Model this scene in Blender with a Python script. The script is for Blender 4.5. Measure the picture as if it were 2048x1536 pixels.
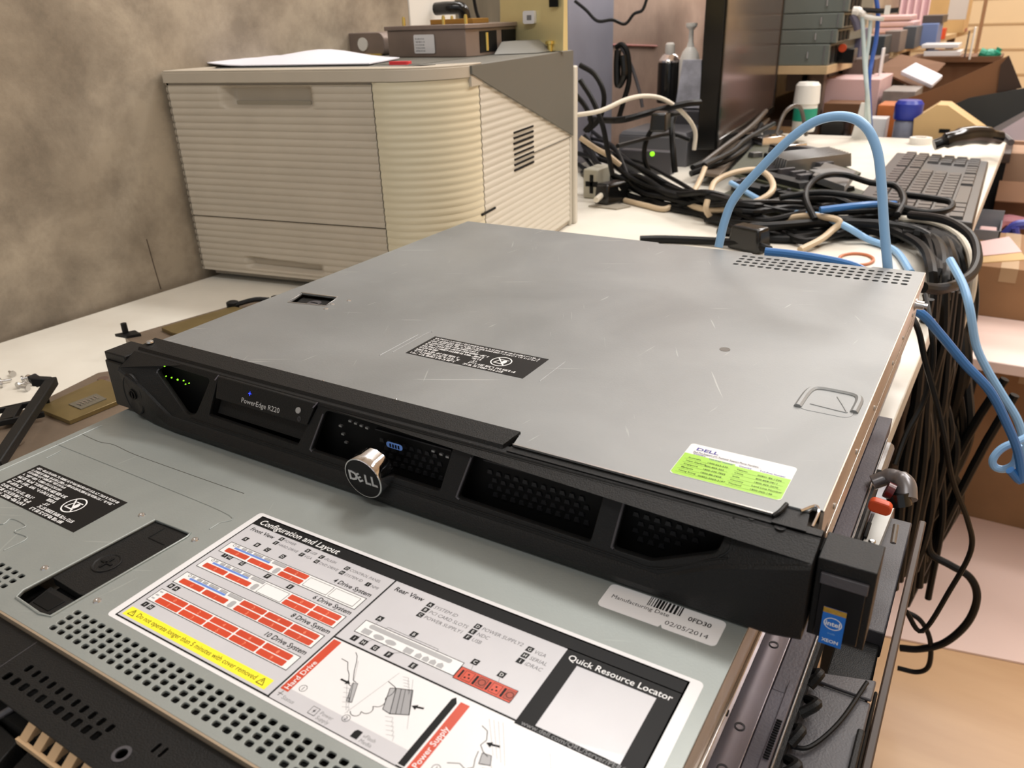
import bpy, math, random
from mathutils import Vector, Matrix, Euler
from mathutils.geometry import tessellate_polygon
R = math.radians
random.seed(7)
sc = bpy.context.scene
col = sc.collection
for o in list(bpy.data.objects): bpy.data.objects.remove(o)

# ---------------------------------------------------------------- camera
# Working frame: millimetres, x along the server fronts, y to the rear, z = 0 on the cover of the upper server.
CAM = Vector((471.6, -284.07, 192.26)); ROT = Euler((R(65.10630), R(1.89522), R(31.14296)), 'XYZ'); F = 1578.985
LIFT = 0.882                      # the desk top (z = -132 mm) stands 0.75 m above the floor
DESK, FLOOR = -132.0, -882.0
def W(p): return Vector((p[0]*.001, p[1]*.001, p[2]*.001+LIFT))
cam = bpy.data.cameras.new('camera'); co = bpy.data.objects.new('camera', cam); col.objects.link(co)
co.location = W(CAM); co.rotation_euler = ROT
cam.sensor_width = 36; cam.lens = F/2048*36; cam.clip_start = .01; cam.clip_end = 60
cam.dof.use_dof = True; cam.dof.focus_distance = .50; cam.dof.aperture_fstop = 17
sc.camera = co
RM = ROT.to_matrix()
def at(u, v, z=None, y=None, x=None):
    """a point of the room seen at (u, v) on a plane of constant z, y or x (mm)"""
    d = RM @ Vector(((u-1024)/F, -(v-768)/F, -1.0))
    if z is not None: t = (z-CAM.z)/d.z
    elif y is not None: t = (y-CAM.y)/d.y
    else: t = (x-CAM.x)/d.x
    return CAM + d*t

# ---------------------------------------------------------------- world, lights, exposure
w = bpy.data.worlds.new('world'); sc.world = w; w.use_nodes = True
w.node_tree.nodes['Background'].inputs[0].default_value = (.95, .98, 1.0, 1)
w.node_tree.nodes['Background'].inputs[1].default_value = .50
sc.view_settings.view_transform = 'Standard'; sc.view_settings.look = 'None'
sc.view_settings.exposure = 0.0; sc.view_settings.gamma = 1.0; sc.view_settings.use_curve_mapping = False
def area(name, loc, size, power, color, target):
    l = bpy.data.lights.new(name, 'AREA'); l.shape = 'RECTANGLE'; l.size, l.size_y = size; l.energy = power; l.color = color
    o = bpy.data.objects.new(name, l); col.objects.link(o); o.location = W(loc)
    o.rotation_euler = (W(target)-W(loc)).to_track_quat('-Z', 'Y').to_euler(); return o
area('ceiling_or_fill_light', (-150, 1250, 1850), (1.2, .22), 25, (1, .985, .96), (0, 500, -100))
area('ceiling_or_fill_light', (1100, 900, 1850), (1.2, .3), 20, (1, .98, .96), (900, 800, -600))  # fill lamp added to brighten the floor right of the desk
area('ceiling_or_fill_light', (1300, 2600, 1850), (1.2, .4), 42, (1, .96, .92), (900, 2400, -400))  # unseen fill lamp added for the boxes at the back right
area('ceiling_or_fill_light', (200, 3600, 1850), (1.2, .4), 30, (1, .98, .96), (200, 3300, -200))  # added fill for the background beyond the desk
area('ceiling_or_fill_light', (700, 5400, 1850), (1.6, .5), 55, (1, .96, .92), (500, 5600, -200))  # added fill brightening the far end of the room
area('ceiling_or_fill_light', (350, -900, 1850), (1.2, .3), 15, (1, .99, .97), (200, 0, -60))  # front lamp added behind the camera, unseen

# ---------------------------------------------------------------- materials
def lin(c): return tuple((x/255/12.92 if x/255 <= .04045 else ((x/255+.055)/1.055)**2.4) for x in c)
MATS = {}
def mat(name, rgb, rough=.5, metal=0., spec=.5, noise=0., nscale=40., bump=0., bscale=200., emit=0., alpha=1., trans=0., coat=0., rgb2=None, stretch=None, contrast=(.35, .65)):
    if name in MATS: return MATS[name]
    m = bpy.data.materials.new(name); m.use_nodes = True; nt = m.node_tree; b = nt.nodes['Principled BSDF']
    c = lin(rgb); b.inputs['Base Color'].default_value = (*c, 1); b.inputs['Roughness'].default_value = rough
    b.inputs['Metallic'].default_value = metal; b.inputs['Specular IOR Level'].default_value = spec
    b.inputs['Coat Weight'].default_value = coat; b.inputs['Transmission Weight'].default_value = trans
    if emit: b.inputs['Emission Color'].default_value = (*c, 1); b.inputs['Emission Strength'].default_value = emit
    if noise or rgb2 or bump:
        tc = nt.nodes.new('ShaderNodeTexCoord'); mp = nt.nodes.new('ShaderNodeMapping'); nt.links.new(tc.outputs['Object'], mp.inputs[0])
        if stretch: mp.inputs['Scale'].default_value = stretch
    if noise or rgb2:
        n = nt.nodes.new('ShaderNodeTexNoise'); n.inputs['Scale'].default_value = nscale; n.inputs['Detail'].default_value = 6
        nt.links.new(mp.outputs[0], n.inputs[0])
        r = nt.nodes.new('ShaderNodeValToRGB'); nt.links.new(n.outputs[0], r.inputs[0])
        c2 = lin(rgb2) if rgb2 else tuple(x*(1-noise) for x in c)
        r.color_ramp.elements[0].position = contrast[0]; r.color_ramp.elements[1].position = contrast[1]
        r.color_ramp.elements[0].color = (*c2, 1); r.color_ramp.elements[1].color = (*c, 1)
        nt.links.new(r.outputs[0], b.inputs['Base Color'])
    if bump:
        n2 = nt.nodes.new('ShaderNodeTexNoise'); n2.inputs['Scale'].default_value = bscale; n2.inputs['Detail'].default_value = 3
        nt.links.new(mp.outputs[0], n2.inputs[0]); bp = nt.nodes.new('ShaderNodeBump'); bp.inputs['Strength'].default_value = bump; bp.inputs['Distance'].default_value = .001
        nt.links.new(n2.outputs[0], bp.inputs['Height']); nt.links.new(bp.outputs[0], b.inputs['Normal'])
    MATS[name] = m; return m
def worn_metal(name, rgb, rgb2, rough, scratch=.5, spots=0.0, metal=.62, seed=0.):
    """brushed, scuffed sheet steel: cloudy tone, thin scratches in two directions, cloudy roughness"""
    m = bpy.data.materials.new(name); m.use_nodes = True; nt = m.node_tree; b = nt.nodes['Principled BSDF']
    N = nt.nodes.new; L = nt.links.new
    tc = N('ShaderNodeTexCoord')
    n = N('ShaderNodeTexNoise'); n.inputs['Scale'].default_value = 9; n.inputs['Detail'].default_value = 8; n.inputs['Distortion'].default_value = .5
    mp0 = N('ShaderNodeMapping'); mp0.inputs['Location'].default_value = (seed, seed, 0); L(tc.outputs['Object'], mp0.inputs[0]); L(mp0.outputs[0], n.inputs[0])
    r = N('ShaderNodeValToRGB'); r.color_ramp.elements[0].position = .33; r.color_ramp.elements[1].position = .68
    r.color_ramp.elements[0].color = (*lin(rgb2), 1); r.color_ramp.elements[1].color = (*lin(rgb), 1); L(n.outputs[0], r.inputs[0])
    last = r.outputs[0]
    for ang, sx, thr, loc in ((25, (2.2, 55, 1), .735, 3.1), (-62, (2.8, 70, 1), .75, 8.7), (80, (4, 60, 1), .75, 1.3)):
        mp = N('ShaderNodeMapping'); mp.vector_type = 'TEXTURE'; mp.inputs['Rotation'].default_value = (0, 0, R(ang)); mp.inputs['Location'].default_value = (loc+seed, 0, 0)
        mp.inputs['Scale'].default_value = (1/sx[0], 1/sx[1], 1); L(tc.outputs['Object'], mp.inputs[0])
        s = N('ShaderNodeTexNoise'); s.inputs['Scale'].default_value = 6; s.inputs['Detail'].default_value = 1.5; L(mp.outputs[0], s.inputs[0])
        rr = N('ShaderNodeValToRGB'); rr.color_ramp.elements[0].position = thr; rr.color_ramp.elements[1].position = thr+.03; L(s.outputs[0], rr.inputs[0])
        mu = N('ShaderNodeMath'); mu.operation = 'MULTIPLY'; mu.inputs[1].default_value = scratch; L(rr.outputs[0], mu.inputs[0])
        mx = N('ShaderNodeMix'); mx.data_type = 'RGBA'; L(mu.outputs[0], mx.inputs[0]); L(last, mx.inputs[6]); mx.inputs[7].default_value = (.78, .78, .77, 1)
        last = mx.outputs[2]
    L(last, b.inputs['Base Color']); b.inputs['Metallic'].default_value = metal
    n3 = N('ShaderNodeTexNoise'); n3.inputs['Scale'].default_value = 14; n3.inputs['Detail'].default_value = 6; L(tc.outputs['Object'], n3.inputs[0])
    mr = N('ShaderNodeMapRange'); mr.inputs['To Min'].default_value = rough-.06; mr.inputs['To Max'].default_value = rough+.12; L(n3.outputs[0], mr.inputs[0]); L(mr.outputs[0], b.inputs['Roughness'])
    n4 = N('ShaderNodeTexNoise'); n4.inputs['Scale'].default_value = 900; n4.inputs['Detail'].default_value = 2; L(tc.outputs['Object'], n4.inputs[0])
    bp = N('ShaderNodeBump'); bp.inputs['Strength'].default_value = .12; bp.inputs['Distance'].default_value = .0004; L(n4.outputs[0], bp.inputs['Height']); L(bp.outputs[0], b.inputs['Normal'])
    MATS[name] = m; return m

STEEL = worn_metal('cover_steel', (146, 148, 148), (130, 132, 132), .46, .22, metal=.5)
STEEL2 = worn_metal('lower_cover_steel', (160, 165, 162), (145, 150, 147), .46, .12, seed=4., metal=.45)
STEELSIDE = worn_metal('side_steel', (205, 192, 176), (182, 168, 154), .3, .3, seed=9., metal=.45)  # same sheet steel, tan reflection on the sides put into its colour
ZINC = mat('zinc', (200, 198, 196), .25, .9)
CHROME = mat('chrome', (225, 225, 228), .08, 1.)
BLACK = mat('black_plastic', (20, 20, 20), .48, spec=.26, bump=.3, bscale=1400)
BLACKG = mat('gloss_black', (16, 16, 16), .18)
DARK = mat('dark_inside', (9, 9, 9), .6, spec=.2)
INK = mat('ink_black', (16, 16, 17), .5, spec=.22)
INKG = mat('ink_grey', (120, 120, 122), .4)
WHITE = mat('ink_white', (226, 226, 226), .35)
LABELG = mat('label_grey', (196, 195, 199), .30, coat=.2, noise=.06, nscale=30)
PAPERW = mat('label_white', (222, 221, 222), .30, coat=.2)
LGREY = mat('label_midgrey', (166, 166, 168), .4)
RED = mat('label_red', (200, 68, 38), .35, noise=.12, nscale=60)
YEL = mat('label_yellow', (243, 228, 52), .35)
BLU = mat('label_blue', (98, 132, 205), .35)
GREEN = mat('label_green', (154, 204, 62), .35)
NAVY = mat('ink_navy', (44, 44, 140), .4)
LEDG = mat('led_green', (140, 230, 40), .3, emit=1.3)
LEDB = mat('led_blue', (40, 60, 255), .3, emit=2.5)
SSDB = mat('drive_tag_blue', (110, 150, 225), .3)
GOLD = mat('gold_plate', (128, 110, 70), .36, .45, noise=.15, nscale=60)
GOLDB = mat('gold_bright', (230, 205, 120), .2, .9)
BRASS = mat('brass_sheet', (226, 212, 158), .3, .45, noise=.12, nscale=12)
BROWNP = mat('brown_plate', (128, 112, 96), .42, .35, noise=.18, nscale=25, bump=.1)
BROWNB = mat('brown_box', (140, 124, 114), .45, .3, noise=.2, nscale=18)
PRN = mat('printer_beige', (192, 181, 164), .5, noise=.08, nscale=14)
PRNS = mat('printer_side', (206, 199, 185), .5, noise=.05, nscale=8)
PRNT = mat('printer_side_grey', (98, 96, 88), .5)
PRNTOP = mat('printer_top_grey', (120, 118, 112), .45)
REDB = mat('red_button', (225, 60, 66), .3)
PAPER = mat('paper', (226, 224, 232), .6)
DESKM = mat('desk_white', (232, 227, 215), .33, rgb2=(214, 207, 194), nscale=7, contrast=(.3, .6))
WOODD = mat('dark_wood_edge', (64, 48, 38), .5, noise=.3, nscale=10, stretch=(1, 1, 12))
GREYP = mat('dark_grey_plastic', (68, 66, 70), .45, bump=.2, bscale=900)
GREYP2 = mat('rail_grey', (84, 80, 88), .5, noise=.15, nscale=40, bump=.2, bscale=700)
CARD = mat('cardboard', (150, 112, 76), .8, noise=.15, nscale=9)
CARDD = mat('cardboard_dark', (112, 76, 48), .8, noise=.15, nscale=9)
CARDL = mat('cardboard_light', (200, 168, 118), .75, noise=.1, nscale=9)
PINK = mat('pink_foam', (212, 178, 176), .6, noise=.08, nscale=10)
CB = mat('cable_black', (15, 15, 15), .45, spec=.22)
CT = mat('cable_tan', (196, 174, 144), .45)
CW = mat('cable_cream', (220, 212, 196), .45)
CBL = mat('cable_light_blue', (140, 184, 226), .38)
CBM = mat('cable_blue', (52, 112, 176), .38)
CORANGE = mat('band_orange', (196, 120, 82), .45)
SCREEN = mat('screen', (72, 58, 52), .16, spec=.6)
SRVG = mat('server_grey', (112, 118, 112), .45, .2, noise=.08, nscale=10)
PLY = mat('plywood', (196, 170, 130), .6, noise=.15, nscale=14)
PCB = mat('circuit_board', (66, 68, 48), .5, noise=.3, nscale=90)
ALU = mat('aluminium', (150, 150, 150), .3, .8)
PLASTW = mat('white_plastic', (226, 222, 214), .35)
TEAL = mat('teal_band', (30, 140, 112), .4)
ORANGE = mat('orange_tab', (214, 82, 42), .4)
CLEAR = mat('clear_tube', (190, 205, 205), .12, spec=.6, noise=.1)
BLUEC = mat('blue_cap', (30, 48, 150), .35)
CREAM = mat('cream_wall', (232, 208, 168), .6, noise=.04, nscale=3)

# ---------------------------------------------------------------- mesh building
FRAME = {}
class MB:
    def __init__(s, T=None): s.v = []; s.f = []; s.m = []; s.mats = []; s.T = T or Matrix.Identity(4)
    def mi(s, m):
        if m not in s.mats: s.mats.append(m)
        return s.mats.index(m)
    def add(s, vs, fs, m, T=None):
        M = s.T @ T if T is not None else s.T
        k = len(s.v); s.v += [M @ Vector(p) for p in vs]; i = s.mi(m)
        for f in fs: s.f.append([a+k for a in f]); s.m.append(i)
        return s
    def box(s, a, b, m, T=None, taper=None):
        (x0, y0, z0), (x1, y1, z1) = a, b
        if x0 > x1: x0, x1 = x1, x0
        if y0 > y1: y0, y1 = y1, y0
        if z0 > z1: z0, z1 = z1, z0
        vs = [(x0, y0, z0), (x1, y0, z0), (x1, y1, z0), (x0, y1, z0), (x0, y0, z1), (x1, y0, z1), (x1, y1, z1), (x0, y1, z1)]
        if taper:
            cx, cy = (x0+x1)/2, (y0+y1)/2
            vs[4:] = [(cx+(x-cx)*taper, cy+(y-cy)*taper, z) for x, y, z in vs[4:]]
        return s.add(vs, [(0, 3, 2, 1), (4, 5, 6, 7), (0, 1, 5, 4), (1, 2, 6, 5), (2, 3, 7, 6), (3, 0, 4, 7)], m, T)
    def hexa(s, base, top, m, T=None):
        """solid between two matching quads"""
        return s.add(list(base)+list(top), [(3, 2, 1, 0), (4, 5, 6, 7), (0, 1, 5, 4), (1, 2, 6, 5), (2, 3, 7, 6), (3, 0, 4, 7)], m, T)
    def prism(s, poly, z0, z1, m, T=None):
        n = len(poly)
        if sum(poly[i][0]*poly[(i+1) % n][1]-poly[(i+1) % n][0]*poly[i][1] for i in range(n)) < 0: poly = poly[::-1]
        vs = [(x, y, z0) for x, y in poly]+[(x, y, z1) for x, y in poly]
        tri = tessellate_polygon([[Vector((x, y, 0)) for x, y in poly]])
        fs = []
        for a, b, c in tri:
            (xa, ya), (xb, yb), (xc, yc) = poly[a], poly[b], poly[c]
            if (xb-xa)*(yc-ya)-(xc-xa)*(yb-ya) < 0: b, c = c, b
            fs.append((a+n, b+n, c+n)); fs.append((c, b, a))
        fs += [(i, (i+1) % n, (i+1) % n+n, i+n) for i in range(n)]
        return s.add(vs, fs, m, T)
    def flat(s, poly, z, m, T=None):
        return s.add([(x, y, z) for x, y in poly], [tuple(range(len(poly)))], m, T)
    def rect(s, x0, y0, x1, y1, z, m, T=None):
        if x0 > x1: x0, x1 = x1, x0
        if y0 > y1: y0, y1 = y1, y0
        return s.flat([(x0, y0), (x1, y0), (x1, y1), (x0, y1)], z, m, T)
    def frame(s, x0, y0, x1, y1, t, z, m):
        s.rect(x0, y0, x1, y0+t, z, m); s.rect(x0, y1-t, x1, y1, z, m); s.rect(x0, y0, x0+t, y1, z, m); s.rect(x1-t, y0, x1, y1, z, m); return s
    def line(s, pts, t, z, m):
        for (ax, ay), (bx, by) in zip(pts, pts[1:]):
            d = Vector((bx-ax, by-ay)); l = d.length or 1; nx, ny = -d.y/l*t/2, d.x/l*t/2
            s.flat([(ax-nx, ay-ny), (bx-nx, by-ny), (bx+nx, by+ny), (ax+nx, ay+ny)], z, m)
        return s
    def ring(s, cx, cy, rx, ry, t, z, m, n=28):
        vs = []; 
        for i in range(n):
            a = 2*math.pi*i/n; vs += [(cx+rx*math.cos(a), cy+ry*math.sin(a), z), (cx+(rx-t)*math.cos(a), cy+(ry-t)*math.sin(a), z)]
        return s.add(vs, [(2*i, 2*((i+1) % n), 2*((i+1) % n)+1, 2*i+1) for i in range(n)], m)
    def disc(s, cx, cy, r, z, m, n=20, ry=None):
        return s.flat([(cx+r*math.cos(2*math.pi*i/n), cy+(ry or r)*math.sin(2*math.pi*i/n)) for i in range(n)], z, m)
    def lathe(s, prof, m, c=(0, 0, 0), n=28, T=None, cap=True):
        vs = []; k = len(prof)
        for i in range(n):
            a = 2*math.pi*i/n
            vs += [(c[0]+r*math.cos(a), c[1]+r*math.sin(a), c[2]+z) for r, z in prof]
        fs = [(i*k+j, ((i+1) % n)*k+j, ((i+1) % n)*k+j+1, i*k+j+1) for i in range(n) for j in range(k-1)]
        if cap: fs += [tuple(i*k for i in range(n))[::-1], tuple(i*k+k-1 for i in range(n))]
        return s.add(vs, fs, m, T)
    def cyl(s, c, r, h, m, n=24, T=None, axis='z'):
        A = {'z': Matrix.Identity(4), 'y': Matrix.Rotation(R(-90), 4, 'X'), 'x': Matrix.Rotation(R(90), 4, 'Y')}[axis]
        M = Matrix.Translation(c) @ A
        return s.lathe([(r, 0), (r, h)], m, n=n, T=(T @ M if T is not None else M))
    def tube(s, pts, r, m, n=8, sub=6, closed=False, T=None, smooth=True):
        P = [Vector(p) for p in pts]
        if smooth and len(P) > 2:
            Q = []
            k = len(P)
            for i in range(k if closed else k-1):
                p0 = P[(i-1) % k] if closed or i > 0 else P[0]*2-P[1]
                p1, p2 = P[i], P[(i+1) % k]; p3 = P[(i+2) % k] if closed or i+2 < k else P[-1]*2-P[-2]
                for j in range(sub):
                    t = j/sub; Q.append(.5*((2*p1)+(p2-p0)*t+(2*p0-5*p1+4*p2-p3)*t*t+(3*p1-p0-3*p2+p3)*t**3))
            if not closed: Q.append(P[-1])
            P = Q
        N = len(P); vs = []; up = Vector((0, 0, 1)); prev = None
        for i in range(N):
            if closed: d = P[(i+1) % N]-P[i-1]
            else: d = P[min(i+1, N-1)]-P[max(i-1, 0)]
            if d.length < 1e-6: d = Vector((0, 1, 0))
            d.normalize()
            if prev is None: a = up if abs(d.dot(up)) < .9 else Vector((1, 0, 0)); u = d.cross(a).normalized()
            else:
                u = prev-d*prev.dot(d); u = u.normalized() if u.length > 1e-5 else d.orthogonal().normalized()
            prev = u; v = d.cross(u)
            rr = r[min(i*len(r)//N, len(r)-1)] if isinstance(r, (list, tuple)) else r
            vs += [P[i]+(u*math.cos(2*math.pi*j/n)+v*math.sin(2*math.pi*j/n))*rr for j in range(n)]
        fs = [(i*n+j, i*n+(j+1) % n, ((i+1) % N)*n+(j+1) % n, ((i+1) % N)*n+j) for i in range(N if closed else N-1) for j in range(n)]
        if not closed: fs += [tuple(range(n))[::-1], tuple((N-1)*n+j for j in range(n))]
        return s.add(vs, fs, m, T)
    def shape(s, loops, h, m, T=None, bev=0.):
        """2-D outline with holes, extruded 0..h"""
        cu = bpy.data.curves.new('t', 'CURVE'); cu.dimensions = '2D'; cu.fill_mode = 'BOTH'; cu.extrude = max(h/2-bev, 0); cu.bevel_depth = bev; cu.bevel_resolution = 1
        cu.offset = -bev
        for lp in loops:
            sp = cu.splines.new('POLY'); sp.points.add(len(lp)-1)
            for p, q in zip(sp.points, lp): p.co = (q[0], q[1], 0, 1)
            sp.use_cyclic_u = True
        o = bpy.data.objects.new('t', cu); me = o.to_mesh()
        vs = [(v.co.x, v.co.y, v.co.z+h/2) for v in me.vertices]; fs = [tuple(p.vertices) for p in me.polygons]
        o.to_mesh_clear(); bpy.data.objects.remove(o); bpy.data.curves.remove(cu)
        return s.add(vs, fs, m, T)
    def text(s, body, x, y, size, z, m, align='LEFT', T=None, bold=0., sx=1., shear=0., ext=0., rot=0., fit=None):
        key = (body, align, bold, shear, ext)
        if key not in TXT:
            cu = bpy.data.curves.new('t', 'FONT'); cu.body = body; cu.size = 1; cu.align_x = align; cu.resolution_u = 2; cu.offset = bold; cu.shear = shear; cu.extrude = ext
            o = bpy.data.objects.new('t', cu); me = o.to_mesh()
            TXT[key] = ([tuple(v.co) for v in me.vertices], [tuple(p.vertices) for p in me.polygons])
            o.to_mesh_clear(); bpy.data.objects.remove(o); bpy.data.curves.remove(cu)
        vs, fs = TXT[key]
        if fit: sx = fit/size/(max(p[0] for p in vs)-min(p[0] for p in vs))
        M = Matrix.Translation((x, y, z)) @ Matrix.Rotation(rot, 4, 'Z') @ Matrix.Diagonal((size*sx, size, size, 1))
        return s.add(vs, fs, m, (T @ M if T is not None else M))
    def build(s, name, parent=None, bev=0., seg=2, smooth=35, org=None):
        if parent is not None: I = FRAME[parent.name].inverted()
        else:
            if org is None:
                lo = [min(p[i] for p in s.v) for i in range(3)]; hi = [max(p[i] for p in s.v) for i in range(3)]
                org = ((lo[0]+hi[0])/2, (lo[1]+hi[1])/2, lo[2])
            I = Matrix.Translation(-Vector(org))
        me = bpy.data.meshes.new(name)
        me.from_pydata([tuple((I @ p)*.001) for p in s.v], [], s.f)
        for m in s.mats: me.materials.append(m)
        me.polygons.foreach_set('material_index', s.m)
        if smooth:
            me.polygons.foreach_set('use_smooth', [True]*len(me.polygons)); me.set_sharp_from_angle(angle=R(smooth))
        me.update(); me.validate()
        o = bpy.data.objects.new(name, me); col.objects.link(o)
        if parent is not None: o.parent = parent; FRAME[o.name] = FRAME[parent.name]
        else: o.location = W(org); FRAME[o.name] = Matrix.Translation(Vector(org))
        if bev:
            b = o.modifiers.new('bevel', 'BEVEL'); b.width = bev*.001; b.segments = seg; b.limit_method = 'ANGLE'; b.angle_limit = R(40); b.harden_normals = False
        return o
TXT = {}
def tag(o, label, cat, group=None):
    o['label'] = label; o['category'] = cat
    if group: o['group'] = group
    return o
def thing(name, label, cat, loc=(0, 0, 0), rot=0., group=None, M=None):
    o = bpy.data.objects.new(name, None); col.objects.link(o); o.empty_display_size = .02
    o.location = W(loc); o.rotation_euler = (0, 0, rot)
    FRAME[o.name] = Matrix.Translation(Vector(loc)) @ Matrix.Rotation(rot, 4, 'Z')
    return tag(o, label, cat, group)
def struct(o): o['kind'] = 'structure'; return o
def rrect(x0, y0, x1, y1, r, n=4):
    out = []
    for cx, cy, a0 in ((x1-r, y1-r, 0), (x0+r, y1-r, 90), (x0+r, y0+r, 180), (x1-r, y0+r, 270)):
        out += [(cx+r*math.cos(R(a0+90*i/n)), cy+r*math.sin(R(a0+90*i/n))) for i in range(n+1)]
    return out
def screw(mb, x, y, z, r, m, n=16):
    mb.lathe([(r, 0), (r, .5), (r*.8, .9), (0.01, .9)], m, c=(x, y, z), n=n)
    mb.box((x-r*.6, y-r*.12, z+.9), (x+r*.6, y+r*.12, z+1.0), DARK); mb.box((x-r*.12, y-r*.6, z+.9), (x+r*.12, y+r*.6, z+1.0), DARK)
def squiggle(mb, x0, y0, x1, z, h, m, rnd, dense=.72, wmin=1.2, wmax=3.4):
    """a line of print too small to read"""
    x = x0; t = h*.2; cw = h*.62
    while x < x1-cw:
        for k in range(rnd.randint(2, 6)):
            if x > x1-cw: break
            c = x+cw*.8
            if rnd.random() < .75: mb.rect(x, y0, x+t, y0+h, z, m)
            if rnd.random() < .45: mb.rect(c-t, y0, c, y0+h*rnd.choice((.55, 1)), z+.004, m)
            for yy in (0, .4, .8):
                if rnd.random() < .62: mb.rect(x, y0+h*yy, c, y0+h*yy+t, z+.008, m)
            x += cw
        x += cw*.55

# ================================================================ the room
def wallmat(name, a, b, scale, dark=.55):
    m = bpy.data.materials.new(name); m.use_nodes = True; nt = m.node_tree; bs = nt.nodes['Principled BSDF']; N = nt.nodes.new; L = nt.links.new
    tc = N('ShaderNodeTexCoord')
    n1 = N('ShaderNodeTexNoise'); n1.inputs['Scale'].default_value = scale; n1.inputs['Detail'].default_value = 10; n1.inputs['Roughness'].default_value = .68; n1.inputs['Distortion'].default_value = .15; L(tc.outputs['Object'], n1.inputs[0])
    n2 = N('ShaderNodeTexNoise'); n2.inputs['Scale'].default_value = scale*.42; n2.inputs['Detail'].default_value = 3; L(tc.outputs['Object'], n2.inputs[0])
    r1 = N('ShaderNodeValToRGB'); r1.color_ramp.elements[0].position = .36; r1.color_ramp.elements[1].position = .62
    r1.color_ramp.elements[0].color = (*lin(b), 1); r1.color_ramp.elements[1].color = (*lin(a), 1); L(n1.outputs[0], r1.inputs[0])
    r2 = N('ShaderNodeValToRGB'); r2.color_ramp.elements[0].position = .40; r2.color_ramp.elements[1].position = .60
    r2.color_ramp.elements[0].color = (dark, dark*.98, dark*.96, 1); r2.color_ramp.elements[1].color = (1, 1, 1, 1); L(n2.outputs[0], r2.inputs[0])
    mx = N('ShaderNodeMix'); mx.data_type = 'RGBA'; mx.blend_type = 'MULTIPLY'; mx.inputs[0].default_value = 1; L(r1.outputs[0], mx.inputs[6]); L(r2.outputs[0], mx.inputs[7])
    L(mx.outputs[2], bs.inputs['Base Color']); bs.inputs['Roughness'].default_value = .42
    bp = N('ShaderNodeBump'); bp.inputs['Strength'].default_value = .4; bp.inputs['Distance'].default_value = .003; L(n1.outputs[0], bp.inputs['Height']); L(bp.outputs[0], bs.inputs['Normal'])
    return m
CONC = wallmat('polished_concrete', (178, 165, 146), (138, 127, 112), 11., .72)
CONC2 = wallmat('pink_concrete', (214, 188, 172), (186, 160, 146), 6., .85)
PILLM = mat('blue_grey_paint', (150, 150, 164), .5, noise=.12, nscale=8)
WALLDIR = Vector((.042, 1, 0)).normalized()
def wx(y): return -506+.042*y
b = MB(); b.hexa([(wx(-1500), -1500, FLOOR), (wx(922), 922, FLOOR), (wx(922)-120, 922, FLOOR), (wx(-1500)-120, -1500, FLOOR)],
                 [(wx(-1500), -1500, 1900), (wx(922), 922, 1900), (wx(922)-120, 922, 1900), (wx(-1500)-120, -1500, 1900)], CONC)
# a shallow formwork joint low on the wall
struct(b.build('wall_left', smooth=0))
b = MB(); j0 = wx(330)
b.tube([(wx(352)+.2, 352, -131), (wx(350)+.2, 350, -100), (wx(348)+.2, 348, -60)], .6, WOODD, n=5)
struct(b.build('trim_1'))
b = MB(); b.hexa([(wx(1640)-15, 1640, FLOOR), (wx(3100)-15, 3100, FLOOR), (wx(3100)-120, 3100, FLOOR), (wx(1640)-120, 1640, FLOOR)],
                 [(wx(1640)-15, 1640, 1900), (wx(3100)-15, 3100, 1900), (wx(3100)-120, 3100, 1900), (wx(1640)-120, 1640, 1900)], CONC2)
struct(b.build('wall_left_far', smooth=0))
b = MB(); b.hexa([(wx(3100)-15, 3100, FLOOR), (wx(3100)-15, 6800, FLOOR), (wx(3100)-120, 6800, FLOOR), (wx(3100)-120, 3100, FLOOR)],
                 [(wx(3100)-15, 3100, 1900), (wx(3100)-15, 6800, 1900), (wx(3100)-120, 6800, 1900), (wx(3100)-120, 3100, 1900)], CONC)
struct(b.build('wall_left_end', smooth=0))
# painted blue-grey pillar
b = MB(); b.box((wx(1480)-140, 1400, FLOOR), (wx(1480)+40, 1640, 1900), PILLM); struct(b.build('trim_2', bev=3))
# white window frame with dark glass behind the printer
x0 = wx(1100)
b = MB(); f0, f1 = 1010, 1400
b.box((wx(1010)-90, 923, FLOOR), (wx(1010)-2, 985, 1900), PLASTW); b.box((wx(1062)-70, 985, FLOOR), (wx(1062)-16, 1080, 1900), PLASTW)
struct(b.build('door_1', bev=2))
b = MB(); b.box((wx(1100)-60, 1080, FLOOR), (wx(1100)-30, 1400, 1900), mat('door_panel_olive', (120, 112, 96), .4, noise=.4, nscale=5, stretch=(1, 3, .5))); struct(b.build('door_2'))
b = MB(); T = FLOOR
TILE = mat('laminate_floor', (208, 172, 132), .34, rgb2=(188, 150, 112), nscale=5, stretch=(.35, 2.2, 1), contrast=(.3, .7))
b.box((-900, -1500, FLOOR-30), (3200, 7200, FLOOR), TILE); struct(b.build('floor', smooth=0))
b = MB(); b.box((-900, -1500, 1900), (3200, 7200, 1960), mat('ceiling_white', (232, 226, 216), .8)); struct(b.build('ceiling', smooth=0))
b = MB(); b.box((-900, 6900, FLOOR), (3200, 7000, 1900), CREAM)
for k in range(16): b.box((-900, 6893, -820+k*170), (3200, 6900, -808+k*170), mat('cream_wall_groove', (196, 168, 128), .6))
struct(b.build('wall_back', smooth=0))
b = MB(); b.box((3100, -1500, FLOOR), (3200, 7000, 1900), CREAM); struct(b.build('wall_right', smooth=0))

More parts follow.
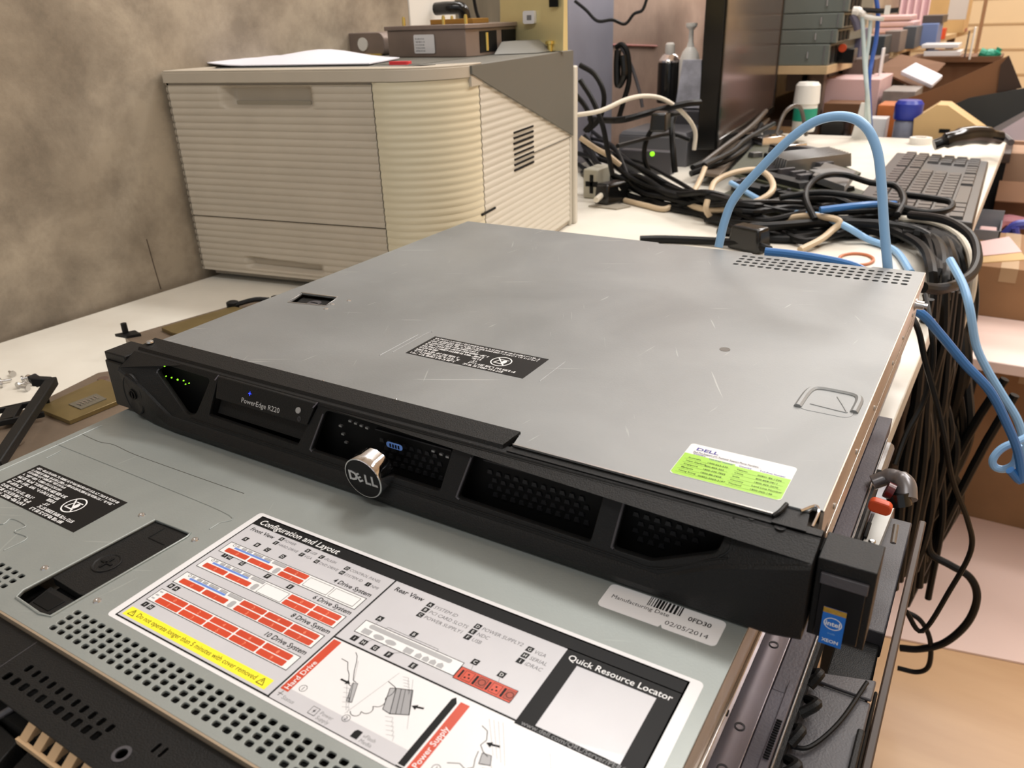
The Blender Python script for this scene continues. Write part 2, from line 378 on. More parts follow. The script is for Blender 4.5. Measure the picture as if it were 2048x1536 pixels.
# ================================================================ the desk
e0, e1 = at(1858, 615, z=DESK), at(2009, 293, z=DESK)
ex = lambda y: e0.x+(e1.x-e0.x)*(y-e0.y)/(e1.y-e0.y)
desk = thing('desk', 'long white desk along the concrete wall carrying the servers and the printer', 'desk', (0, 700, FLOOR))
b = MB(); YE = 2110
b.hexa([(wx(-400)+3, -420, DESK-26), (418, -420, DESK-26), (ex(YE), YE, DESK-26), (wx(YE)+3+20, YE, DESK-26)],
       [(wx(-400)+3, -420, DESK), (418, -420, DESK), (ex(YE), YE, DESK), (wx(YE)+3+20, YE, DESK)], DESKM)
b.build('desk_top', desk, bev=1.5)
for (x, y) in ((-440, -380), (370, -380), (-330, 2050), (410, 2050), (-400, 800), (380, 1250)):
    b = MB(); b.box((x-20, y-20, FLOOR), (x+20, y+20, DESK-26), BLACK); b.build('leg', desk, bev=1)
b = MB(); b.box((392, 560, -620), (414, 1240, DESK-27), BLACK); b.build('end_panel', desk)

# ================================================================ upper rack server
us = thing('rack_server', 'thin steel rack server with black bezel and round badge, topmost of the stack', 'server', (217, 190, -46))
b = MB()
b.box((1, 4, -44), (433.2, 392, -10.4), STEELSIDE)
for y in (60, 118, 176, 250, 300, 352): b.cyl((433, y, -22), 1.6, 1.2, ZINC, n=10, axis='x')
for x in (30, 400):
    for y in (40, 360): b.cyl((x, y, -46), 8, 2.2, BLACK, n=14)
b.box((433.2, 30, -30), (433.8, 380, -28.5), ZINC)
b.build('chassis', us, bev=.6)
b = MB()
holes = [rrect(293+i*6.75, 354+j*8.6, 293+i*6.75+4.5, 354+j*8.6+4.6, 1.6, 2) for i in range(20) for j in range(4)]
outline = [(0, 16), (287, 16), (289, 7), (417, 7), (419, 16), (429, 16), (430, 19), (434, 19), (434, 394), (396, 394), (394.5, 390.5), (300, 390.5), (298, 394), (225, 394), (223, 391), (214, 391), (212, 394), (0, 394)]
b.shape([outline, [(15, 138), (48, 142), (54, 123), (22, 117)]]+holes, 1.4, STEEL, T=Matrix.Translation((0, 0, -1.4)), bev=.25)
b.box((290, 350, -9), (426, 389, -8), DARK); b.box((12, 112, -6), (57, 144, -5), DARK)
b.box((433.2, 19, -11), (434.6, 394, -.3), STEELSIDE); b.box((-.4, 19, -11), (1, 394, -.3), STEELSIDE)
b.box((0, 392.6, -11), (396, 394, -1), STEELSIDE)
# hooks along the front edge
for x in (34, 71, 151, 206): b.tube([(x-1.5, 17.5, .1), (x, 18.3, 1.2), (x+1.6, 17.2, .1)], .45, CHROME, n=6)
b.tube([(426, 14, .2), (430.5, 20, .6), (432.6, 17, .3), (432.2, 8, -2)], .6, CHROME, n=6)
b.box((289, 6.4, -.7), (417, 7.3, .25), ZINC)
b.build('top_cover', us)
# raised finger grip pressed into the cover
def emb(mb, pts, r, m, z=0.): mb.tube([(x, y, z) for x, y in pts], r, m, n=10, sub=5)
b = MB(); b.shape([rrect(402, 110, 429, 141, 5)], 1.0, STEEL, T=Matrix.Translation((0, 0, -.75)), bev=.3)
emb(b, [(402, 112), (402.6, 130), (404.5, 138), (409, 140.5), (418, 140.6), (426, 139.5), (429, 134), (429, 118)], 2.4, STEEL, -.75)
emb(b, [(407, 118), (424, 116), (425, 118), (418, 133)], .4, STEEL, .25)
b.build('finger_grip', us)
b = MB(); b.cyl((344, 172, -.1), 3.3, .25, mat('hole_plug', (96, 92, 86), .5), n=20); b.build('hole_plug', us)
# latch recess
b = MB(); b.prism([(16, 137), (47, 141), (52.5, 124), (23, 118)], -5, -3.2, BLACK)
b.lathe([(5.6, 0), (5.6, .6), (.01, .6)], GREYP, c=(35, 130, -3.2), n=20); b.box((31.5, 129.6, -2.6), (38.5, 130.4, -2.3), DARK)
b.tube([(14.5, 138.3, .1), (48.5, 142.3, .1), (54.6, 122.6, .1), (21.6, 116.2, .1)], .6, ZINC, n=6, closed=True, smooth=False)
b.build('cover_latch', us)
b = MB(); b.cyl((434, 338, -9), 3.2, 6.5, ZINC, n=16, axis='x'); b.cyl((434, 338, -9), 4.6, 1.6, ZINC, n=16, axis='x'); b.cyl((440.5, 338, -9), 1.7, 2.5, CHROME, n=12, axis='x'); b.build('shoulder_screw', us)
for k, (x, y) in enumerate(((62, 140), (59, 118), (56, 128))):
    b = MB(); b.lathe([(1.7, 0), (1.4, .5), (.01, .7)], ZINC, c=(x, y, 0), n=12); b.build('rivet', us)
# warning label
def warn_label(parent, ox, oy, seed, z, sc_=1.0):
    rnd = random.Random(seed); M = Matrix.Translation((ox, oy, z)) @ Matrix.Scale(sc_, 4)
    b = MB(M); b.prism([(0, 0), (87, 0), (87, 32), (0, 32)], 0, .12, INK)
    z1 = .16
    for i, (x1, yy) in enumerate(((83, 28.4), (83, 25.6), (42, 23.2))): squiggle(b, 2.5, yy, x1, z1, 1.7, WHITE, rnd)
    squiggle(b, 2.5, 20.4, 42, z1, 1.7, WHITE, rnd)
    squiggle(b, 2.5, 17.2, 52, z1, 2.1, WHITE, rnd, wmin=2); squiggle(b, 2.5, 14.0, 50, z1, 2.1, WHITE, rnd, wmin=2)
    squiggle(b, 2.5, 10.9, 17, z1, 2.1, WHITE, rnd); squiggle(b, 43, 10.9, 51, z1, 2.1, WHITE, rnd)
    squiggle(b, 2.5, 7.4, 36, z1, 2.2, WHITE, rnd); squiggle(b, 2.5, 4.2, 39, z1, 2.2, WHITE, rnd); squiggle(b, 2.5, 1.2, 38, z1, 2.2, WHITE, rnd)
    squiggle(b, 45, 7.6, 50, z1, 2.1, WHITE, rnd); squiggle(b, 45, 4.4, 80, z1, 2.2, WHITE, rnd, wmin=4, wmax=9); squiggle(b, 43, 1.2, 74, z1, 2.2, WHITE, rnd, wmin=4, wmax=9)
    # struck-out symbol in a ring
    b.ring(62.5, 15.6, 6.9, 6.9, .8, z1, WHITE, 36)
    b.line([(58.6, 12.6), (66, 12.6)], .8, z1, WHITE); b.line([(58.6, 12.6), (61, 18.6)], .8, z1, WHITE); b.line([(59, 18.4), (66.6, 18.4)], .7, z1, WHITE)
    b.line([(58.4, 19.8), (66.6, 10.8)], .8, z1+.02, WHITE); b.disc(64.6, 15.6, 1.6, z1, WHITE, ry=2.4)
    return b.build('warning_label', parent)
warn_label(us, 166.5, 76.7, 3, .02)
b = MB(); emb(b, [(154, 66), (154, 88), (154, 106)], .5, STEEL, -.2); b.build('pressed_ridge', us)
b = MB(); emb(b, [(158, 74), (158, 112), (160, 114)], .3, STEEL, -.05); b.build('pressed_ridge', us)
b = MB(); emb(b, [(264, 78), (264, 110)], .4, STEEL, -.15); b.build('pressed_ridge', us)
# green and white support label
b = MB(Matrix.Translation((366.3, 17.6, .02)))
b.prism(rrect(0, 0, 50.5, 31, 1.8), 0, .12, PAPERW)
G0 = 20.8
b.prism([(0.2, 1.8), (1.8, .2), (48.7, .2), (50.3, 1.8), (50.3, 19.4), (24.8, 19.4), (24.8, G0), (0.2, G0)], .1, .15, GREEN)
z1 = .19
b.text('DELL', 4, 25.2, 3.9, z1, NAVY, bold=.03, sx=1.25)
b.text('Dell Pro-Support (IT) Technical Support Phone Numbers', 3.6, 22.7, 1.9, z1, INK, bold=.012, fit=31)
b.line([(3.6, 22.2), (36.5, 22.2)], .12, z1, INK)
b.text('Country', 4.2, 20.9, 1.75, z1, NAVY, bold=.02); b.text('Toll-Free Number', 12.2, 19.4, 1.75, z1, NAVY, bold=.02, sx=.9)
b.text('Country', 26.4, 19.8, 1.75, z1, NAVY, bold=.02); b.text('Toll-Free Number', 36.0, 19.8, 1.75, z1, NAVY, bold=.02, sx=.9)
rowsL = [('Australia', '1300-662-330'), ('New Zealand', '800-803-355'), ('Singapore', '1800-395-7835'), ('Malaysia', '1800-88-0438'), ('Hong Kong', '00852-2969-3187')]
rowsR = [('Taiwan', '00801-86-1226'), ('China', '800-858-0811'), ('India', '1800-425-2070'), ('Country', 'Land Line Number'), ('Thailand', '1800-060-148')]
for i, (a, c) in enumerate(rowsL):
    y = 16.0-i*3.25; b.text(a, 3.2, y+.6, 1.75, z1, INK, bold=.012); b.text(c, 12.6, y-.2, 1.75, z1, INK, bold=.012); b.line([(2, y-.45), (23.5, y-.45)], .12, z1, INK)
for i, (a, c) in enumerate(rowsR):
    y = 15.6-i*3.25; b.text(a, 26.4, y+.6, 1.75, z1, INK, bold=.012); b.text(c, 36.2, y, 1.75, z1, INK, bold=.012); b.line([(25.6, y-.45), (48.5, y-.45)], .12, z1, INK)
b.build('support_label', us)

# ---- bezel
zT = -2.2
CRE = [(-4, -9), (20, -19), (42, -34), (375, -34), (400, -19), (437, -6)]
def zC(x):
    for (a, za), (c, zc) in zip(CRE, CRE[1:]):
        if x <= c: return za+(zc-za)*max(0, (x-a))/(c-a)
    return CRE[-1][1]
def fy(x, z):
    s_ = (z-zT)/min(zC(x)-zT, -1); return .5-13.5*s_
def rounded(poly, r=2.2, n=3):
    out = []; k = len(poly)
    for i in range(k):
        p, a, c = Vector(poly[i]), Vector(poly[i-1]), Vector(poly[(i+1) % k])
        d1, d2 = (a-p), (c-p); q = min(r, d1.length*.4, d2.length*.4); s0, s1 = p+d1.normalized()*q, p+d2.normalized()*q
        for j in range(n+1):
            t = j/n; out.append(tuple(s0*(1-t)**2+p*2*t*(1-t)+s1*t*t))
    return out
OPEN = [rounded([(24, -9.5), (30, -5), (73, -6), (64, -29), (55, -30.5)], 3.6, 5),
        rounded([(79.5, -4.4), (163.5, -4.4), (152.5, -28), (76, -27)], 1.2),
        rounded([(170, -5.5), (258, -5), (254, -28.5), (163.5, -28.5)]),
        rounded([(271, -6), (343, -5.5), (340.5, -30), (265.5, -29)]),
        rounded([(354, -7), (401, -6.5), (399, -15.5), (371, -29.5), (352, -29.5)])]
panel = [(-4, zT)]+[(x, zT) for x in range(10, 431, 12)]+[(437, zT)]
low = [(437, -6), (425, zC(425)), (412, zC(412)), (400, -19), (388, zC(388)), (375, -34)]+[(x, -34) for x in range(360, 50, -15)]+[(42, -34), (30, zC(30)), (20, -19), (8, zC(8)), (-4, -9)]
tmp = MB(); tmp.shape([panel+low]+OPEN, 3.0, BLACK, bev=.35)
b = MB(); vs = [(p.x, fy(p.x, p.y)+(3.0-p.z), p.y) for p in tmp.v]
b.add(vs, [tuple(reversed(f)) for f in tmp.f], BLACK)
# lower skirt: from the crease down to the bottom edge, and the underside
BOT = [(-4, -9.5), (20, -13.5), (42, -15), (375, -15), (400, -15), (425, -15), (437, -12)]
xs = [-4, 8, 20, 30, 42, 120, 200, 280, 375, 388, 400, 412, 425, 437]
def by(x):
    for (a, ya), (c, yc) in zip(BOT, BOT[1:]):
        if x <= c: return ya+(yc-ya)*(x-a)/(c-a)
    return BOT[-1][1]
prof = []
for x in xs:
    zc = zC(x); yb = by(x)
    prof.append([(x, fy(x, zc)+.1, zc+.15), (x, fy(x, zc)-1.3, zc-1.2), (x, yb-1.6, zc*.5-22.5), (x, yb, -43.5), (x, yb+1.4, -45.3), (x, 6, -45.3)])
vs = [p for c in prof for p in c]; k = 6
b.add(vs, [(i*k+j, (i+1)*k+j, (i+1)*k+j+1, i*k+j+1)[::-1] for i in range(len(xs)-1) for j in range(k-1)], BLACK)
for c, rev in ((prof[0], True), (prof[-1], False)):
    x = c[0][0]; f = [(x, 16, zT-.5), (x, .5, zT)]+c+[(x, 16, -45.3)]
    b.add(f, [tuple(range(len(f)))[::-1 if not rev else 1]], BLACK)
# top cap behind the face and the raised strip covering the front of the lid
b.box((-4, .8, -4), (437, 7, zT+.1), BLACK); b.box((288, 2, -4), (437, 6.6, -1.4), BLACK)
b.hexa([(-4, 3, -2.5), (285, 3, -2.5), (287, 18, -2.5), (-4, 18, -2.5)], [(-4, 4.4, -.3), (284.5, 4.4, -.3), (287, 17.5, 1.5), (-4, 17.5, 1.5)], BLACK)
b.prism([(418, 8), (420, 15.5), (429.5, 15), (431, 2), (417, 2)], -2.5, -.9, BLACK)
b.tube([(416.6, 6, -.6), (418.5, 9, .4), (419.8, 15.5, .8)], 1.0, BLACK, n=8)
# drip line that follows the crease
b.tube([(x, fy(x, zC(x)+2.2)-.1, zC(x)+2.2) for x in (404, 398, 388, 372, 350, 250, 150, 60)], .5, BLACK, n=6)
b.tube([(402, fy(402, zT)-.2, zT), (404, fy(404, -12), -12), (400, fy(400, -17)-.1, -16.5)], .5, BLACK, n=6)
bezel = b.build('front_bezel', us, smooth=28)
# chamfered rims at the left of each opening, their highlight painted in grey
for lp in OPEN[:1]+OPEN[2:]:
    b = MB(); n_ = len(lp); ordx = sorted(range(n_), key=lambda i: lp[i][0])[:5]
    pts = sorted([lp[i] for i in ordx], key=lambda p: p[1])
    b.tube([(p[0]-.9, fy(p[0], p[1])-.15, p[1]) for p in pts], .55, GREYP, n=6, sub=3); b.build('lit_opening_rim', bezel)
# screws and key marks
b = MB()
for x, y, r in ((409, 2.2, 1.5), (421, 1.6, 2.4)):
    b.lathe([(r, 0), (r, .35), (.01, .35)], BLACK, c=(x, y, zT+.05), n=18); b.lathe([(r*.4, 0), (.01, .05)], DARK, c=(x, y, zT+.45), n=12)
b.build('bezel_screw', bezel)
b = MB(); b.lathe([(2.6, 0), (2.3, 1), (1.0, 1.5), (.01, 1.5)], ZINC, c=(0, 10.5, 1.3), n=16); b.build('corner_screw', bezel)
b = MB(); Tk = Matrix.Translation((6, -13.2, -26)) @ Matrix.Rotation(R(90), 4, 'X')
b.lathe([(13, -1), (13, .4), (12.2, .9), (11.6, .5), (.01, .5)], BLACK, n=36, T=Tk @ Matrix.Diagonal((.75, 1.15, 1, 1)))
b.lathe([(3.6, .5), (3.6, 1.4), (2.6, 1.4), (2.6, .6)], DARK, n=20, T=Tk, cap=False); b.box((-.6, -2, .6), (.6, 2, 1.6), DARK, T=Tk)
b.build('key_lock', bezel)
# inner front: dark grille, drives, status lights
b = MB(); b.box((2, 3.5, -44), (432, 5, -2.6), DARK)
GR = mat('grille_dot', (36, 36, 38), .4, .3)  # grey of the dots paints in the highlights on the mesh
rnd = random.Random(5)
for (xa, xb) in ((205, 250), (276, 338), (356, 396)):
    for j in range(4):
        for i in range(int((xb-xa)/5.2)):
            x = xa+i*5.2+(j % 2)*2.6; z = -16-j*4.4
            if xa == 356 and z < -10-(396-x)*.6-4: continue
            b.hexa([(x, 2.6, z), (x+2, 2.6, z), (x+2.6, 2.6, z-2.3), (x-.6, 2.6, z-2.3)], [(x, 3.6, z), (x+2, 3.6, z), (x+2.6, 3.6, z-2.3), (x-.6, 3.6, z-2.3)], GR)
    b.box((xa-2, 1.8, -11), (xb+4, 3.4, -10.2), GR)
b.build('front_grille', us)
b = MB()
for x, z in ((186, -9), (190, -9.5), (194, -10), (198, -10.4), (178, -14), (179, -19), (180.5, -24), (243, -13), (248, -13.5), (252, -14)):
    b.box((x, -.6, z), (x+2.0, .8, z+1.1), ALU)
b.build('port_contact', us)
b = MB(); b.prism(rrect(213, 0, 224, 3.4, 1.6), 0, .4, SSDB, T=Matrix.Translation((0, -1.2, -17.2)) @ Matrix.Rotation(R(90), 4, 'X'))
for i in range(4): b.box((215.3+i*1.9, -1.75, -16.6), (216.4+i*1.9, -1.6, -14.5), DARK)
b.build('drive_tag', us)
for (u, v, r) in ((330, 732, .5), (323, 750, .5), (333, 752, .4), (344, 755, .5), (356, 759, .65), (368, 761, .5), (379, 766, .4), (372, 768, .4)):
    p = at(u, v, y=-2); b = MB(); b.lathe([(r, 0), (r*.8, .7), (.01, .9)], LEDG, T=Matrix.Translation(p) @ Matrix.Rotation(R(90), 4, 'X'), n=10); b.build('status_light', us)
# optical drive bay
bay = MB(); m_ = lambda x, z, d=0.: (x, fy(x, z)+d, z)
bay.hexa([m_(82, -15.2, 8), m_(158, -15.2, 8), m_(162, -2.4, 8), m_(80.5, -2.4, 8)], [m_(81.4, -15.2, -1.6), m_(158.6, -15.2, -1.6), m_(163, -2.6, -1.6), m_(80.5, -2.6, -1.6)], BLACK)
bay.hexa([m_(78, -27, 9), m_(153, -27.5, 9), m_(158, -15.6, 9), m_(80.5, -15.6, 9)], [m_(78, -27, 5), m_(153, -27.5, 5), m_(158, -15.6, 5), m_(80.5, -15.6, 5)], BLACK)
bay.box((80, 2, -28), (152, 3, -26), DARK)
bayo = bay.build('drive_door', us, bev=.5)
nrm = Matrix.Translation((0, 0, 0))
def face_T(x, z, d):  # frame lying on the tilted face
    q = math.atan2(13.5, 31.8); return Matrix.Translation((x, fy(x, z)+d, z)) @ Matrix.Rotation(R(90)-q, 4, 'X')
b = MB(face_T(104, -13, -1.75)); b.text('PowerEdge R220', 0, 0, 4.4, .05, mat('print_silver', (190, 188, 186), .4), fit=32); b.build('model_print', bayo)
b = MB(face_T(110.5, -7, -1.8)); b.disc(0, 0, .55, .08, LEDB); b.rect(-1.3, -.15, 1.3, .15, .06, LEDB); b.rect(-.15, -1.3, .15, 1.3, .06, LEDB); b.build('power_light', us)
b = MB(face_T(151, -8.5, -1.8)); b.lathe([(1.9, 0), (1.8, .6), (.01, .7)], mat('button_grey', (150, 148, 146), .4), n=20); b.build('power_button', us)
b = MB(face_T(152.5, -12.8, -1.8)); b.ring(0, 0, 1.3, 1.5, .4, .1, GREYP, 20); b.rect(-.2, -.9, .2, .9, .1, GREYP); b.build('eject_ring', us)
for x in (80.2, 163.2):
    b = MB(); b.tube([(x, fy(x, -2.4)-.2, -2.4), (x+(-1 if x < 100 else -1.5), fy(x, -6)-1.6, -5)], .45, GREYP2, n=6, smooth=False); b.build('door_seam', us)
# round chrome badge
c0, c1 = at(736, 950, y=-10), at(727, 957, y=-25)
ax = (c1-c0).normalized(); ax = Vector((0, -1, -.10)).normalized(); c1 = at(726, 957, y=-21.5); c0 = c1-ax*11
Q = ax.to_track_quat('Z', 'Y').to_matrix().to_4x4(); up = Q.inverted() @ Vector((0, 0, 1)); roll = math.atan2(-up.x, up.y)
TB = Matrix.Translation(c0) @ Q @ Matrix.Rotation(roll, 4, 'Z')
b = MB(TB); b.lathe([(12.5, 0), (12.5, 3), (12.5, 7), (12.6, 10.4), (12.3, 11.1), (11.7, 11.2)], CHROME, n=48, cap=False)
b.lathe([(11.75, 11.1), (11.2, 10.7), (.01, 10.7)], INK, n=48, cap=False)
SV = mat('badge_silver', (206, 206, 208), .25, .7)
b.text('D', -10.2, -2.9, 8.2, 10.9, SV, bold=.03, sx=1.05, ext=.02); b.text('E', -3.2, -3.4, 7.4, 10.9, SV, bold=.03, sx=.95, ext=.02, rot=R(30))
b.text('L', .9, -2.9, 8.2, 10.9, SV, bold=.03, sx=1.0, ext=.02); b.text('L', 5.4, -2.9, 8.2, 10.9, SV, bold=.03, sx=1.0, ext=.02)
b.build('round_badge', bezel)
# rack ears
b = MB(); b.box((-27, -7, -44), (-4.6, 14, -3.5), BLACK); b.box((-26, -8.6, -43), (-6, -7, -9), BLACK); b.build('rack_ear', us, bev=1.4)
b = MB(); b.box((438, -6, -44.5), (460, 14, -6), BLACK); b.box((436.9, 2, -40), (438.2, 12, -8), DARK)
b.hexa([(440.5, -6.2, -43), (457.5, -6.2, -43), (457.5, -6.2, -13), (440.5, -6.2, -13)][::-1], [(440.5, -7, -43), (457.5, -7, -43), (457.5, -7, -13), (440.5, -7, -13)][::-1], BLACKG)
b.box((440, -7.4, -17), (458, -5.9, -11.8), GREYP)
ear = b.build('rack_ear', us, bev=1.0)
e = at(1636, 1283, y=-7.05); e2 = at(1693, 1232, y=-7.05)
ew, eh = e2.x-e.x, e2.z-e.z+1.5
b = MB(Matrix.Translation((e.x, -7.06, e.z)) @ Matrix.Rotation(R(90), 4, 'X'))
IB = mat('sticker_blue', (34, 104, 190), .3); IG = mat('sticker_gold', (176, 138, 52), .35, noise=.3, nscale=900)
b.prism([(0, 0), (ew, 0), (ew, eh), (0, eh)], 0, .15, IB); b.rect(0, eh*.86, ew, eh, .18, IG)
b.ring(ew/2, eh*.60, ew*.40, eh*.16, .35, .19, WHITE, 30); b.text('intel', ew/2, eh*.54, 3.3, .2, WHITE, 'CENTER', bold=.02)
b.text('inside', ew/2, eh*.31, 1.3, .2, mat('sticker_pale', (120, 170, 220), .4), 'CENTER'); b.text('XEON', ew/2, eh*.08, 2.3, .2, WHITE, 'CENTER', bold=.02)
b.build('chip_sticker', ear)

# ================================================================ lower rack server
LZ = -46.0
ls = thing('rack_server', 'grey rack server with configuration label and black latch under the bezelled server', 'server', (198, 180, -89))
b = MB(); b.box((-18, -165, -88), (414.6, 530, -57.6), STEELSIDE)
b.box((414.6, -165, -74), (416.2, 530, -73), ZINC)
for x in (20, 380):
    for y in (-130, 500): b.cyl((x, y, -89), 8, 1, BLACK, n=12)
for y in (-150, -90, -30): b.cyl((414.4, y, -80), 1.6, 1.2, DARK, n=10, axis='x')
b.build('chassis', ls, bev=.6)
b = MB()
hol = []
for i in range(40):
    for j in range(4):
        x = 150.2+i*5.95-j*.1; y = -149.4-j*3.75
        if x < 405: hol.append(rrect(x-1.75, y-1.25, x+1.95, y+1.3, .8, 2))
for i in range(16):
    for j in range(4):
        x = 100.5-i*5.95; y = -147.2-j*4.2
        if x > -10: hol.append(rrect(x-1.75, y-1.25, x+1.95, y+1.3, .8, 2))
latch_hole = [(118, -84.6), (145.5, -83.6), (146.5, -86.5), (142.3, -157), (136, -158.5), (115, -157.5), (112.8, -153)]
b.shape([[(-19, -166), (416, -166), (416, 532), (-19, 532)], latch_hole]+hol, 1.4, STEEL2, T=Matrix.Translation((0, 0, LZ-1.4)), bev=.25)
b.box((-12, -165, LZ-8), (112, -143, LZ-7), DARK); b.box((146, -165, LZ-8), (412, -143, LZ-7), DARK)
b.box((-19, -167, LZ-10), (416, -165.6, LZ-.2), mat('edge_tan', (178, 160, 138), .4, .5))
b.box((414.4, -166, LZ-12), (416, 532, LZ-.3), STEELSIDE); b.box((-19, -166, LZ-12), (-17.6, 532, LZ-.3), STEELSIDE); b.box((110, -160, LZ-11.6), (148, -82, LZ-11.2), DARK)
emb(b, [(-14, -60), (88, -60.5), (150, -62), (151, -70), (151, -76)], .45, STEEL2, LZ)
b.build('top_cover', ls)
b = MB(); emb(b, [(-12, -30), (-12.5, -70), (-13, -98)], .9, STEEL2, LZ-.3); b.build('pressed_ridge', ls)
b = MB(); emb(b, [(-3, -64), (-2, -74)], .35, STEEL2, LZ+.1); b.build('pressed_ridge', ls)
b = MB(); emb(b, [(20, -128), (46, -128), (46, -122), (60, -122), (60, -128), (72, -128), (72, -140)], .5, STEEL2, LZ)
b.build('pressed_ridge', ls)
b = MB(); emb(b, [(-12, -44), (8, -45), (20, -43), (44, -44.5), (90, -44), (140, -43)], .22, mat('scuff_dark', (84, 84, 78), .6), LZ+.02); b.build('scuff_line', ls)
# latch
b = MB(); Tl = Matrix.Translation((0, 0, LZ))
b.prism([(118.6, -85), (145, -84.2), (145.6, -87), (141.8, -156.6), (136, -158), (115.4, -157), (113.4, -153)], -11, -9, DARK, T=Tl)
b.prism([(118.8, -85.4), (124, -85.2), (125, -83.9), (145, -84.4), (145.4, -96), (144.5, -97.5), (142.6, -140), (138, -141), (115, -140), (116.4, -100), (117.4, -99)], -5, -.6, BLACK, T=Tl)
b.box((128, -96.5, -.7), (141, -95.8, -.3), DARK, T=Tl); b.box((127.6, -96.5, -.7), (128.3, -86.5, -.3), DARK, T=Tl)
b.lathe([(7.2, -.6), (7.2, -.1), (6.3, -.1), (6.1, -.5), (.01, -.5)], BLACK, c=(128, -120, LZ), n=28)
b.box((124, -120.7, LZ-.5), (132, -119.3, LZ+.05), DARK); b.box((127.3, -124, LZ-.5), (128.7, -116, LZ+.05), DARK)
b.prism([(117, -143), (137, -143.4), (136, -156), (120, -156)], -6.5, -3, BLACK, T=Tl); b.prism([(119, -146), (134, -146), (133.4, -154), (121, -154)], -4, -2.6, DARK, T=Tl)
b.build('cover_latch', ls, bev=.4)
b = MB(); b.tube([(x, y, LZ+.15) for x, y in latch_hole], .7, STEEL2, n=8, closed=True, smooth=False); b.build('latch_rim', ls)
for x, y in ((107, -85), (152, -86), (105, -138), (151, -140)):
    b = MB(); b.lathe([(2.0, 0), (1.6, .6), (.6, .7), (.01, .3)], ZINC, c=(x, y, LZ), n=14); b.build('rivet', ls)
warn_label(ls, 2, -113, 11, LZ+.02)
# manufacturing label, half under the bezel
b = MB(Matrix.Translation((0, 0, LZ+.02))); b.prism(rrect(353.5, -31.2, 407.5, -14.5, 2.4), 0, .12, PAPERW)
b.text('Manufacturing Date', 357, -23.6, 3.4, .16, INK, fit=27, rot=R(0)); b.text('02/05/2014', 384, -28.4, 3.8, .16, INK, fit=19); b.text('0FD30', 392, -21.4, 3.8, .16, INK, bold=.02)
rnd = random.Random(2); x = 373
while x < 389:
    wd = rnd.choice((.4, .7, 1.1)); b.rect(x, -20.6, x+wd, -14.6, .16, INK); x += wd+rnd.choice((.4, .7))
b.prism([(382.5, -31.3), (384.3, -31.3), (383.2, -29.4)], .1, .17, STEEL2)
b.build('date_label', ls)
# ---- configuration label
Z0 = LZ+.02; TL = Matrix.Translation((0, 0, Z0))
b = MB(TL); b.prism(rrect(163.2, -143.6, 410.2, -51.9, 2.2), 0, .10, PAPERW)
z1, z2, z3, z4 = .13, .16, .19, .22
b.rect(167, -141.6, 405, -54.2, z1, LABELG)
b.rect(167.5, -61.6, 405, -54.2, z2, INK)                                     # title band
b.frame(167, -141.8, 405, -54, .8, z2, INK)
b.rect(263.8, -141.6, 264.7, -60, z2+.01, INK)
b.rect(264, -104.2, 356, -103.3, z2, INK); b.rect(355, -105, 405, -61, z2, INK); b.rect(264, -141.4, 405.5, -104.2, z2-.01, PAPERW)
b.rect(355.2, -104.6, 404.2, -62, z2+.02, INK)
b.rect(362.6, -102.2, 396.6, -68.2, z3+.01, LABELG)
b.text('Configuration and Layout', 170.2, -60.0, 5.6, z3, WHITE, bold=.012, fit=55, shear=.12)
b.text('Front View', 170.4, -66.2, 3.6, z2, INK, bold=.02, sx=1.02, shear=.1)
b.text('Rear View', 267.4, -67.4, 3.9, z2, INK, bold=.02, shear=.1)
b.text('Quick Resource Locator', 357.4, -66.9, 4.5, z3+.01, WHITE, bold=.008, fit=44.5)
b.text('www.dell.com/QRL/Server/PER620', 357.4, -104.4, 3.1, z3+.01, INKG, fit=45)
def key(x, y, ch, s=3.0, t=None, m=INKG):
    b.flat([(x-s/2-.15, y-s/2), (x+s/2-.15, y-s/2), (x+s/2+.15, y+s/2), (x-s/2+.15, y+s/2)], z2, INK)
    b.text(ch, x, y-s*.27, s*.78, z3, WHITE, 'CENTER', bold=.0)
    if t: b.text(t, x+s*.75, y-s*.36, s*.95, z2, mat('ink_mid', (84, 84, 88), .4), shear=.15, sx=.95)
key(191.6, -64, 'A', 2.6, 'POWER'); key(210.6, -64.7, 'B', 2.6, 'USB'); key(220.4, -65.2, 'C', 2.6, 'vFLASH'); key(237.6, -65.8, 'D', 2.6, 'CONTROL PANEL')
key(191.4, -67.8, 'E', 2.6, 'HARD DRIVE'); key(210.2, -68.5, 'F', 2.6, 'VGA'); key(220.7, -69, 'G', 2.6, 'DVD DRIVE'); key(237.6, -69.5, 'H', 2.6, 'SYSTEM ID'); key(254.4, -70.1, 'I', 2.6, 'NMI')
for x, y, c in ((175, -73, 'A'), (184.2, -73.6, 'B'), (191.9, -74, 'C'), (202.9, -74.3, 'D'), (223.2, -89.2, 'E'), (207.8, -88.8, 'F'), (189.3, -87.9, 'G'), (180.2, -87.6, 'H'), (176.6, -87.5, 'I'), (172.6, -116.2, 'B'), (176.6, -116.4, 'A'), (173.2, -130.6, 'I'), (177.2, -130.7, 'H')): key(x, y, c, 3.0)
for x, y, c, t in ((288.6, -67.4, 'A', 'SYSTEM ID'), (288.6, -71.1, 'B', 'PCI CARD SLOTS'), (288.6, -74.8, 'C', 'POWER SUPPLY1'), (315, -68.6, 'D', 'POWER SUPPLY2'), (314.8, -72.3, 'E', 'NDC'), (314.7, -76.1, 'F', 'USB'), (341.4, -69.5, 'G', 'VGA'), (341.4, -73.4, 'H', 'SERIAL'), (341.2, -77, 'I', 'iDRAC')): key(x, y, c, 3.0, t)
